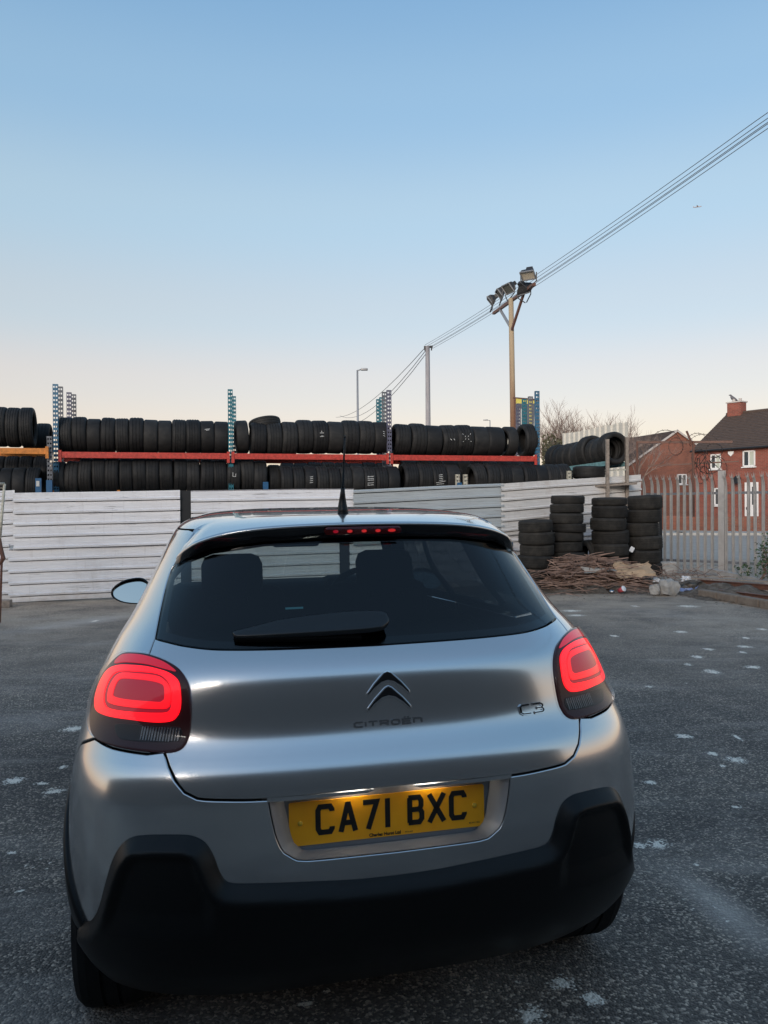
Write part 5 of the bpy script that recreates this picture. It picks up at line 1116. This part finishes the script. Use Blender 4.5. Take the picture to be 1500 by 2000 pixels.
def window(e, x0, x1, z0, z1, y=-.0, bars=1, curt=True, name='window'):
    mb = MB(); w_ = x1-x0; h = z1-z0; t = .07
    for cx, cz, dx, dz in ((x0+t/2, (z0+z1)/2, t, h), (x1-t/2, (z0+z1)/2, t, h), ((x0+x1)/2, z0+t/2, w_, t), ((x0+x1)/2, z1-t/2, w_, t)): mb.box((cx, y-.02, cz), (dx, .07, dz))
    for k in range(bars): mb.box((x0+w_*(k+1)/(bars+1), y-.025, (z0+z1)/2), (.06, .06, h-2*t))
    o = mb.obj(name, 'white_upvc', e); mobj('pane', [(x0+t, y-.005, z0+t), (x1-t, y-.005, z0+t), (x1-t, y-.005, z1-t), (x0+t, y-.005, z1-t)], [(0, 1, 2, 3)], 'house_glass', o)
    if curt: mobj('curtain', [(x0+w_*.55, y-.008, z0+t), (x1-t, y-.008, z0+t), (x1-t, y-.008, z1-t), (x0+w_*.55, y-.008, z1-t)], [(0, 1, 2, 3)], 'curtain', o)
    MB().box(((x0+x1)/2, y-.05, z0-.04), (w_+.12, .14, .06)).obj('sill', 'white_upvc', o)
hu = Vector((4.1, -6.0, 0)).normalized(); hO = Vector(((1357-750)/1542*47, 47, 0))
def on_wall(px):   # metres along the right house's wall where a bearing meets it
    k = (px-750)/1542; return (hO.x-k*hO.y)/(k*hu.y-hu.x)
def wz(px, py): t = on_wall(px); y = hO.y+hu.y*t; return at(px, py, y).z
h1 = house('brick_house', 'red brick house with grey tiled roof and chimney, right edge', hO, hu, 7.0, 11.0, 4.75, 7.0, 'red_brick', 'roof_tile')
for a, b, c_, d_ in ((1389, 1409, 916, 887), (1452, 1476, 911, 880), (1396, 1413, 987, 953)): window(h1, on_wall(a), on_wall(b), wz((a+b)/2, c_), wz((a+b)/2, d_))
x0, x1, z1 = on_wall(1456), on_wall(1482), wz(1468, 942); mb = MB(); dr = MB().box(((x0+x1)/2, -.03, z1/2+.3), (x1-x0, .08, z1-.6)).obj('front_door', 'white_upvc', h1); MB().box((x0+.12, -.09, 1.2), (.03, .05, .14)).obj('handle', 'post_black', dr); mobj('pane', [(x0+(x1-x0)*.55, -.075, 1.4), (x1-.15, -.075, 1.4), (x1-.15, -.075, z1-.25), (x0+(x1-x0)*.55, -.075, z1-.25)], [(0, 1, 2, 3)], 'house_glass', dr)
x0 = on_wall(1429); z0 = wz(1429, 886); v, f = extrude_poly([(-.16, .13), (.16, .13), (.16, 0), (0, -.16), (-.16, 0)], .08, basis((1, 0, 0), (0, 0, 1), (0, -1, 0), (x0, 0, z0))); mobj('alarm_box', v, f, 'white_upvc', h1)
x0 = on_wall(1446); z0 = wz(1446, 937); v, f = lathe([(0, .05), (.14, .035), (.24, 0), (.25, .01)], 20); M_ = Matrix.Translation((x0, -.35, z0)) @ Matrix.Rotation(math.radians(70), 4, 'X'); mobj('satellite_dish', [M_ @ Vector(p) for p in v], f, 'post_black', h1, True); MB().tube([(x0, 0, z0), (x0, -.34, z0-.05)], .02, 6).obj('dish_arm', 'post_black', h1)
ch = MB(); cx, cz = .55, 6.75; ch.box((cx, 3.5, cz+.10), (.88, .62, 1.6)); chm = ch.obj('chimney', 'red_brick', h1); MB().box((cx, 3.5, cz+.93), (1.0, .74, .08)).obj('chimney_cap', 'flashing', chm)
for dx in (-.18, .24):
    v, f = lathe([(.10, 0), (.085, .16), (.10, .18), (.08, .18), (.07, .02)], 12); mobj('chimney_pot', [Vector(p)+Vector((cx+dx, 3.5, cz+.97)) for p in v], f, 'flashing', chm, True)
roof_plane('lead_flashing', Vector((cx-.75, 2.8, 6.42)), Vector((cx+.55, 2.8, 6.42)), Vector((cx-.6, 3.25, 6.77)), Vector((cx+.6, 3.25, 6.77)), 1, 'flashing', chm, .05)
tag(MB().box(hO+hu*3+Vector((-2.0, -1.4, .40)), (14.5, .22, .80), Matrix.Rotation(math.atan2(hu.y, hu.x), 3, 'Z')).obj('garden_wall', 'old_brick'), 'low dark brick garden wall in front of the red house', 'wall')
# the bird on the chimney
wb = h1.matrix_basis @ Vector((cx-.22, 3.5, cz+.97)); bd = empty('bird', wb); tag(bd, 'grey bird perched on the chimney', 'bird'); mat('feather', (.12, .12, .14), .8)
import bmesh
def blob(c, s_, rot=None, seg=14):
    bm = bmesh.new(); bmesh.ops.create_uvsphere(bm, u_segments=seg, v_segments=seg//2+2, radius=1); v = [];
    for p in bm.verts: q = Vector((p.co.x*s_[0], p.co.y*s_[1], p.co.z*s_[2])); q = rot @ q if rot else q; v.append(q+Vector(c))
    f = [[x.index for x in g.verts] for g in bm.faces]; bm.free(); return v, f
mb = MB(); mb.tube([(.33, 0, .03), (.20, 0, .10), (.08, 0, .17), (-.03, 0, .24), (-.10, 0, .33), (-.13, 0, .40), (-.17, 0, .43), (-.23, 0, .43), (-.29, 0, .415)], [.02, .055, .10, .115, .085, .05, .055, .035, .006], 12); mb.obj('body', 'feather', bd, True)
for sy in (-.03, .03): MB().tube([(-.0, sy, .14), (-.01, sy, 0)], .009, 5).obj('leg', 'feather', bd)
for sy in (-.085, .085): mb = MB(); mb.tube([(-.06, sy, .27), (.06, sy*1.1, .22), (.22, sy*.7, .10), (.30, sy*.3, .05)], [.03, .055, .035, .008], 8); mb.obj('wing', 'feather', bd, True)
# second house: gable end towards the yard
gu = Vector((6.0, 1.4, 0)).normalized(); rd = Vector((-1.4, 6.0, 0)).normalized(); apex = Vector(((1322-750)/1542*55, 55, 0)); HW = 3.85
h2 = empty('gable_house', (apex.x, apex.y, 0), math.atan2(gu.y, gu.x)); tag(h2, 'darker brick house with its gable end facing the yard', 'house')
EZ, RZ, DD = 4.15, 6.6, 9.0
mobj('wall', [(-HW, 0, 0), (HW, 0, 0), (HW, 0, EZ), (0, 0, RZ), (-HW, 0, EZ), (-HW, DD, 0), (-HW, DD, EZ), (HW, DD, 0), (HW, DD, EZ), (0, DD, RZ)], [(0, 1, 2, 3, 4), (5, 0, 4, 6), (1, 7, 8, 2), (7, 5, 6, 9, 8)], 'old_brick', h2)
V_ = Vector; roof_plane('roof_slope', V_((-HW-.2, DD, EZ-.13)), V_((-HW-.2, -.1, EZ-.13)), V_((0, DD, RZ)), V_((0, -.1, RZ)), 20, 'roof_tile_brown', h2, .05); roof_plane('roof_slope', V_((HW+.2, -.1, EZ-.13)), V_((HW+.2, DD, EZ-.13)), V_((0, -.1, RZ)), V_((0, DD, RZ)), 20, 'roof_tile_brown', h2, .05)
for s_ in (-1, 1): MB().box((s_*(HW+.1)/2, -.13, (EZ+RZ)/2-.06), (math.hypot(HW+.2, RZ-EZ+.13), .05, .13), Matrix.Rotation(s_*math.atan2(RZ-EZ+.13, HW+.2), 3, 'Y')).obj('barge_board', 'flashing', h2)
def on_gable(px): k = (px-750)/1542; return (k*apex.y-apex.x)/(gu.x-k*gu.y)
window(h2, on_gable(1323), on_gable(1341), 3.0-.15, 3.55, 0, 1, False)
# poles
m = mat('pole_wood', (.30, .21, .12), .8); c = coords(m); n, l = nodes_of(m); sp = n.new('ShaderNodeSeparateXYZ'); l.new(c, sp.inputs[0])
t_ = mth(m, 'ADD', mth(m, 'MULTIPLY', sp.outputs[2], .16), mth(m, 'MULTIPLY_ADD', noise(m, vmul(m, c, (6, 6, .5)), 2, 5), .5, -.35)); put(m, 'Base Color', ramp(m, t_, [(.15, (.11, .045, .03)), (.5, (.20, .10, .055)), (.75, (.36, .27, .17)), (1, (.38, .30, .20))])); bump(m, noise(m, vmul(m, c, (20, 20, 1)), 2, 3), .3, .01)
m = mat('pole_grey', (.28, .27, .28), .8); put(m, 'Base Color', ramp(m, noise(m, vmul(m, coords(m), (5, 5, .6)), 2, 5), [(.3, (.21, .20, .215)), (.7, (.34, .33, .34))]))
mat('lamp_metal', (.30, .31, .33), .5, .4); mat('flood_black', (.022, .022, .024), .55); mat('flood_glass', (.10, .10, .085), .12); mat('flood_glass_pale', (.50, .46, .38), .2); mat('flood_white', (.55, .55, .52), .6)
d0 = 20.1; fpx = (1000-750)/1542*d0; top = at(998, 583, d0)
fl = empty('floodlight_mast', (top.x+.05, d0, 0)); tag(fl, 'rusty brown mast topped with a cross bar of floodlights', 'floodlight mast'); f0 = Vector(fl.location)
tp = top-f0; MB().tube([(0, 0, 0), (tp.x*.5, 0, tp.z*.5), tp], [.078, .072, .064], 14).obj('pole', 'pole_wood', fl, True)
aL, aR = at(964, 612, 21.6)-f0, at(1044, 555, 18.7)-f0
def lbar(p, q, w_, h_, m_, parent, name): d = q-p; return MB().box((p+q)/2, (d.length, w_, h_), d.to_track_quat('X', 'Z').to_matrix()).obj(name, m_, parent)
lbar(aL, aR, .07, .07, 'rusty_iron', fl, 'cross_bar'); foot = Vector((tp.x*.9, -.05, at(1001, 645, d0).z)); lbar(aL.lerp(aR, .17), foot, .05, .06, 'lamp_metal', fl, 'brace'); lbar(aL.lerp(aR, .78), foot, .05, .06, 'rusty_iron', fl, 'brace')
def flood(c, face, w_, h_, big=False):
    w_ *= .72; h_ *= .68
    """a floodlight head: tapered housing, gear box, glass, stirrup"""
    z = face.normalized(); x = z.cross(Vector((0, 0, 1))).normalized(); y = x.cross(z); y = -y if y.z < 0 else y; M_ = basis(x, y, z, c); a, b = w_/2, h_/2
    o = [(-a, -b, 0), (a, -b, 0), (a, b, 0), (-a, b, 0), (-a*.95, -b*.9, -.07), (a*.95, -b*.9, -.07), (a*.9, b*.9, -.09), (-a*.9, b*.9, -.09), (-a*.5, -b*.45, -.17), (a*.5, -b*.45, -.17), (a*.5, b*.5, -.17), (-a*.5, b*.5, -.17)]
    f = [(0, 4, 5, 1), (1, 5, 6, 2), (2, 6, 7, 3), (3, 7, 4, 0), (4, 8, 9, 5), (5, 9, 10, 6), (6, 10, 11, 7), (7, 11, 8, 4), (8, 11, 10, 9)]
    hd = mobj('floodlight', [M_ @ Vector(p) for p in o], f, 'flood_black', fl)
    g = [(-a*.90, -b*.88, -.012), (a*.90, -b*.88, -.012), (a*.90, b*.88, -.012), (-a*.90, b*.88, -.012)]; mobj('glass', [M_ @ Vector(p) for p in g], [(0, 1, 2, 3)], 'flood_glass_pale' if big else 'flood_glass', hd)
    mb = MB()
    for p, q in (((-a, b), (a, b)), ((-a, -b), (a, -b)), ((-a, -b), (-a, b)), ((a, -b), (a, b))): mb.tube([M_ @ Vector((*p, .004)), M_ @ Vector((*q, .004))], .018, 4)
    mb.obj('bezel', 'lamp_metal', hd); MB().box(M_ @ Vector((0, 0, -.21)), (.15, .10, .10), M_.to_3x3()).obj('gear_box', 'flood_black', hd)
    t = c+Vector((0, 0, -.30)); s_ = MB()
    for sx_ in (-1, 1): s_.tube([M_ @ Vector((sx_*(a+.03), 0, -.08)), M_ @ Vector((sx_*(a+.03), 0, -.08))+Vector((0, 0, -.2)), t+x*sx_*.02], .014, 5)
    s_.obj('stirrup', 'flood_black', hd)
ad_ = (aR-aL).normalized()
flood(at(957, 588, 21.6)-f0, Vector((-.8, .12, -.62)), .46, .34); flood(at(975, 574, 21.0)-f0, Vector((-.8, .0, -.62)), .48, .36); flood(at(992, 564, 20.2)-f0, Vector((-.72, -.30, -.66)), .50, .38); flood(at(1027, 567, 19.3)-f0, Vector((.75, .55, -.8)), .52, .40); flood(at(1031, 538, 18.8)-f0, Vector((-.30, -.52, -.80)), .46, .36, True)
# telegraph pole and wires
d1 = 40; tt = at(835, 676, d1); tp_ = empty('telegraph_pole', (tt.x, tt.y, 0)); tag(tp_, 'tall plain grey telegraph pole behind the racks', 'pole'); MB().tube([(0, 0, 0), (0, 0, tt.z)], [.15, .11], 12).obj('shaft', 'pole_grey', tp_, True); lbar(Vector((-.18, 0, tt.z-.05)), Vector((.26, 0, tt.z-.03)), .10, .10, 'flood_black', tp_, 'cross_arm')
for x in (-.14, 0, .2): MB().box((x, 0, tt.z-.14), (.06, .06, .16)).obj('insulator', 'flood_black', tp_)
mat('cable', (.10, .11, .13), .6)
names = ['topmost overhead wire crossing the sky to the right', 'second overhead wire from the top, right of the mast', 'middle overhead wire, upper of the close pair', 'middle overhead wire, lower of the close pair', 'lowest overhead wire crossing the sky to the right']
for k, (ye, dx, dz) in enumerate(((219, -.14, .05), (230, 0, .02), (238, .1, -.06), (241, .14, -.08), (250, .2, -.15))):
    a = Vector((tt.x+dx, tt.y, tt.z+dz)); b = at(1500, ye, 16.0); c_ = a+(b-a)*1.75; pts = []
    for i in range(33):
        t = i/32; p = a.lerp(c_, t); s_ = .55*(4*t*(1-t)); pts.append(p-Vector((0, 0, s_-0.0)))
    # keep the wire through the bearing where it leaves the picture
    tb = 1/1.75; off = .55*4*tb*(1-tb); pts = [p+Vector((0, 0, off*min(1, (i/32)/tb))) for i, p in enumerate(pts)]
    tag(MB().tube(pts, .0085, 5).obj('overhead_wire', 'cable', None, True), names[k], 'wire', 'overhead wires')
for k, (pe, dz) in enumerate((((656, 815), 0), ((664, 812), .1), ((640, 824), -.1))):
    a = Vector((tt.x-.1+.1*k, tt.y, tt.z-.05-.05*k)); b = at(pe[0], pe[1], 92); tag(MB().tube([a.lerp(b, t/12)-Vector((0, 0, (.9+.5*k)*4*t/12*(1-t/12))) for t in range(13)], .018, 5).obj('overhead_wire', 'cable', None, True), ['upper', 'middle', 'lower'][k]+' wire running left and away from the telegraph pole', 'wire', 'overhead wires')
def street_lamp(px, py, d_, arm, label):
    t = at(px, py, d_); e = empty('street_lamp', (t.x, t.y, 0)); tag(e, label, 'street lamp'); MB().tube([(0, 0, 0), (0, 0, t.z*.35), (0, 0, t.z)], [.09, .075, .05], 10).obj('pole', 'lamp_metal', e, True); MB().tube([(0, 0, t.z-.02), (arm*.3, 0, t.z+.03)], .035, 8).obj('arm', 'lamp_metal', e, True); MB().box((arm*.62, 0, t.z+.04), (abs(arm)*.62, .28, .11), None, .03).obj('lamp_head', 'lamp_metal', e, True)
street_lamp(698, 723, 44, .62, 'slim grey street lamp left of the telegraph pole'); street_lamp(957, 821, 90, -.8, 'tiny distant street lamp just above the upper tyres')
# yellow banner behind the rack end
m = mat('banner_yellow', (.70, .58, .08), .6); put(m, 'Base Color', ramp(m, noise(m, coords(m), 3, 4), [(.3, (.55, .47, .08)), (.7, (.76, .66, .16))])); mat('banner_grey', (.12, .13, .15), .6); mat('banner_pale', (.55, .54, .5), .6)
bn = empty('banner'); tag(bn, 'yellow banner with dark picture strung behind the rack end', 'banner'); P4 = [at(1008, 778, 19.2), at(1050, 781, 18.6), at(1050, 872, 18.6), at(1008, 875, 19.2)]
v, f = [tuple(p) for p in P4]+[tuple(p+Vector((0, .015, 0))) for p in P4], [(0, 3, 2, 1), (4, 5, 6, 7), (0, 1, 5, 4), (2, 3, 7, 6)]; mobj('cloth', v, f, 'banner_yellow', bn)
def bpos(x, y, o=.012): p = P4[0].lerp(P4[1], x).lerp(P4[3].lerp(P4[2], x), y); return p+Vector((-o*.3, -o, 0))
def bpoly(pts, m_, o=.012): mobj('print', [tuple(bpos(x, y, o)) for x, y in pts], [tuple(range(len(pts)))], m_, bn)
bpoly([(.05, .10), (.55, .10), (.62, .5), (.5, .8), (.05, .8)], 'banner_grey'); bpoly([(.72, .10), (1, .06), (1, .75), (.85, .8), (.75, .55)], 'banner_grey'); bpoly([(.15, .18), (.3, .22), (.36, .45), (.25, .75), (.14, .55)], 'banner_pale', .02); bpoly([(.88, .2), (.98, .14), (.84, .7), (.8, .7)], 'banner_pale', .02)
MB().tube([at(1003, 777, 19.3), at(1052, 781, 18.55)], .02, 6).obj('top_rail', 'rusty_iron', bn); q = P4[3]; MB().tube([(q.x, q.y+.05, 0), (q.x, q.y+.05, P4[0].z)], .03, 6).obj('banner_post', 'rusty_iron', bn); q = P4[2]; MB().tube([(q.x, q.y+.05, 0), (q.x, q.y+.05, P4[1].z)], .03, 6).obj('banner_post', 'rusty_iron', bn)
r2 = empty('storage_rack'); tag(r2, 'grey and teal rack uprights standing in front of the yellow banner', 'rack')
for px, py, d_, m_ in ((1013, 785, 17.6, 'violet_grey_post'), (1025, 778, 17.4, 'teal_post'), (1037, 769, 17.0, 'grey_post')): p = at(px, py, d_); upright(0, p.z, 0, m_, r2, .0, .095, Vector((p.x, p.y, 0)))
# cream vertical cladding fence
cf = empty('corrugated_fence'); tag(cf, 'cream corrugated metal fence behind the teal tyre rack', 'fence'); cA, cB = at(1100, 848, 24.5), at(1226, 824, 20.5); n = 12
for i in range(n):
    p, q = cA.lerp(cB, i/n), cA.lerp(cB, (i+1)/n); d = q-p; nr = Vector((d.y, -d.x, 0)).normalized(); nr = nr if nr.y < 0 else -nr; z1 = p.z+rnd.uniform(-.03, .03); z2 = q.z+rnd.uniform(-.03, .03); v = []; o_ = [(0, 0), (.12, .04), (.42, .04), (.54, 0), (1, 0)]
    for t, b in o_: w_ = p.lerp(q, t)+nr*b; v += [(w_.x, w_.y, 0), (w_.x, w_.y, z1+(z2-z1)*t)]
    mobj('cladding_sheet', v, [(2*k, 2*k+2, 2*k+3, 2*k+1) for k in range(4)], 'cream_sheet', cf)
for t in (.03, .97): p = cA.lerp(cB, t)+Vector((.05, .12, 0)); MB().box((p.x, p.y, p.z/2), (.08, .08, p.z)).obj('fence_post', 'timber_grey', cf)
# bare trees
m = mat('bark', (.13, .10, .085), .9); put(m, 'Base Color', ramp(m, noise(m, coords(m), 3, 5), [(.3, (.17, .125, .105)), (.7, (.33, .25, .215))]))
m = mat('bark_pale', (.24, .19, .15), .9)
def tree(px, py_top, d_, label, seed, spread=1., lean=0., dens=1., m_='bark'):
    t = at(px, py_top, d_); H = t.z; e = empty('bare_tree', (t.x, t.y, 0)); tag(e, label, 'tree', 'bare winter trees'); r = random.Random(seed); tr = MB(); cr = MB(); h0 = H*.34
    tr.tube([(0, 0, 0), (lean*.2, 0, h0*.5), (lean*.4, .05, h0)], [.20, .17, .15], 8)
    def grow(p, d, L, w_, lv):
        k = 4; pts = [p]
        for i in range(k): d = (d+Vector((r.gauss(0, .13), r.gauss(0, .13), r.gauss(.05, .08)))).normalized(); pts.append(pts[-1]+d*L/k)
        (tr if lv == 0 else cr).tube(pts, [w_*(1-.14*i) for i in range(k+1)], 5 if lv < 2 else 3, False)
        if lv >= 4: return
        for i in range(r.choice((3, 4, 4) if lv < 3 else (2, 3, 3))):
            q = pts[r.randint(2, k)] if i else pts[-1]; a = r.uniform(0, 6.28); s_ = r.uniform(.35, .8)*spread; nd = (d+Vector((math.cos(a)*s_, math.sin(a)*s_, r.uniform(-.1, .25)))).normalized(); grow(q, nd, L*r.uniform(.58, .78), w_*.58, lv+1)
    for i in range(int(6*dens)):
        a = i*6.28/6+r.uniform(-.4, .4); grow(Vector((lean*.4, .05, h0*r.uniform(.8, 1))), Vector((math.cos(a)*.55*spread+lean*.1, math.sin(a)*.55*spread, 1)).normalized(), H*.27, .06, 0)
    tr.obj('trunk', m_, e); cr.obj('crown', m_, e)['kind'] = 'stuff'
tree(1086, 792, 42, 'bare tree with fine upright twigs right of the blue upright', 2, .85, 0, 1.2); tree(1120, 815, 44, 'smaller bare tree behind the left end of the cream fence', 5, .9); tree(1186, 806, 46, 'bare tree above the middle of the cream fence', 3, .9, 0, 1, 'bark'); tree(1240, 815, 48, 'bare tree between the cream fence and the gable house', 7, .9)
lf = MB(); r = random.Random(9)
for i in range(1500):
    p = at(1060+r.random()*90, 868-r.random()**2*26, 40+r.uniform(-1.5, 1.5)); p.z = max(.2, p.z*r.uniform(.6, 1)); u = Vector((r.uniform(-1, 1), r.uniform(-1, 1), r.uniform(-1, 1))).normalized()*.11; w_ = u.cross(Vector((r.uniform(-1, 1), 1, r.uniform(-1, 1)))).normalized()*.06; k = len(lf.v); lf.v += [tuple(p-u), tuple(p-w_), tuple(p+u), tuple(p+w_)]; lf.f.append((k, k+1, k+2, k+3))
m = mat('hedge_leaf', (.07, .065, .035), .8); tag(lf.obj('hedge', 'hedge_leaf'), 'dull brown green hedge at the foot of the bare trees', 'hedge', kind='stuff')
# distant bank that closes the horizon beyond the road
m = mat('far_bank', (.16, .13, .11), .95); put(m, 'Base Color', ramp(m, noise(m, coords(m), .2, 5), [(.3, (.10, .085, .075)), (.7, (.20, .165, .14))]))
v = []; f = []; r = random.Random(4); n = 60
for i in range(n+1):
    x = -260+520*i/n; h = 3.2+1.6*math.sin(i*.5)+r.uniform(-.5, .5); v += [(x, 210, 0), (x, 222, h), (x, 250, h*.8)]
for i in range(n): f += [(3*i, 3*i+3, 3*i+4, 3*i+1), (3*i+1, 3*i+4, 3*i+5, 3*i+2)]
tag(mobj('distant_bank', v, f, 'far_bank'), kind='structure')
# an airliner far up on the right
pl = empty('aeroplane', at(1362.5, 404, 900)); tag(pl, 'tiny distant aeroplane in the sky at the right', 'aeroplane'); mat('plane_white', (.30, .30, .34), .5); MB().tube([(-4.5, 2, .1), (-2, 1, 0), (2.5, -1, 0), (4.2, -1.8, 0)], [.25, .6, .6, .15], 10).obj('fuselage', 'plane_white', pl, True)
for s_ in (-1, 1): mobj('wing', [(-.8, .3, 0), (.9, -.5, 0), (.3+s_*3.2*.6, s_*3.4, .7), (-.5+s_*3.2*.6, s_*3.4, .7)], [(0, 1, 2, 3)], 'plane_white', pl)
mobj('tail_fin', [(-4.2, 1.9, .2), (-3.2, 1.5, .3), (-4.0, 1.8, 1.6), (-4.6, 2.0, 1.6)], [(0, 1, 2, 3)], 'plane_white', pl)
m = mat('workshop_wall', (.10, .10, .11), .8); put(m, 'Base Color', ramp(m, noise(m, coords(m), 1.3, 5), [(.3, (.10, .10, .105)), (.7, (.17, .17, .17))]))
# workshop behind the photographer: seen only in the paintwork, sized to block the sun
wk = empty('workshop', (3, -8.0, 0)); tag(wk, 'long low workshop behind the photographer, mirrored in the car', 'building'); mobj('wall', [(-34, 0, 0), (16, 0, 0), (16, 0, 6.4), (-34, 0, 6.4), (-34, -9, 0), (16, -9, 0), (16, -9, 6.4), (-34, -9, 6.4)], [(0, 3, 2, 1), (4, 5, 6, 7), (0, 4, 7, 3), (1, 2, 6, 5)], 'workshop_wall', wk)
mat('shutter_grey', (.13, .135, .14), .6); mobj('roof', [(-34.3, .3, 6.38), (16.3, .3, 6.38), (16.3, -4.5, 7.2), (-34.3, -4.5, 7.2), (16.3, -9.3, 6.38), (-34.3, -9.3, 6.38)], [(0, 3, 2, 1), (3, 5, 4, 2)], 'roof_tile', wk)
for x in (-21, -14.5, -8, -1.5, 5, 11.5):
    mb = MB()
    for k in range(18): mb.box((x, .05, .1+k*.19), (4.2, .05, .17))
    mb.obj('roller_shutter', 'shutter_grey', wk)
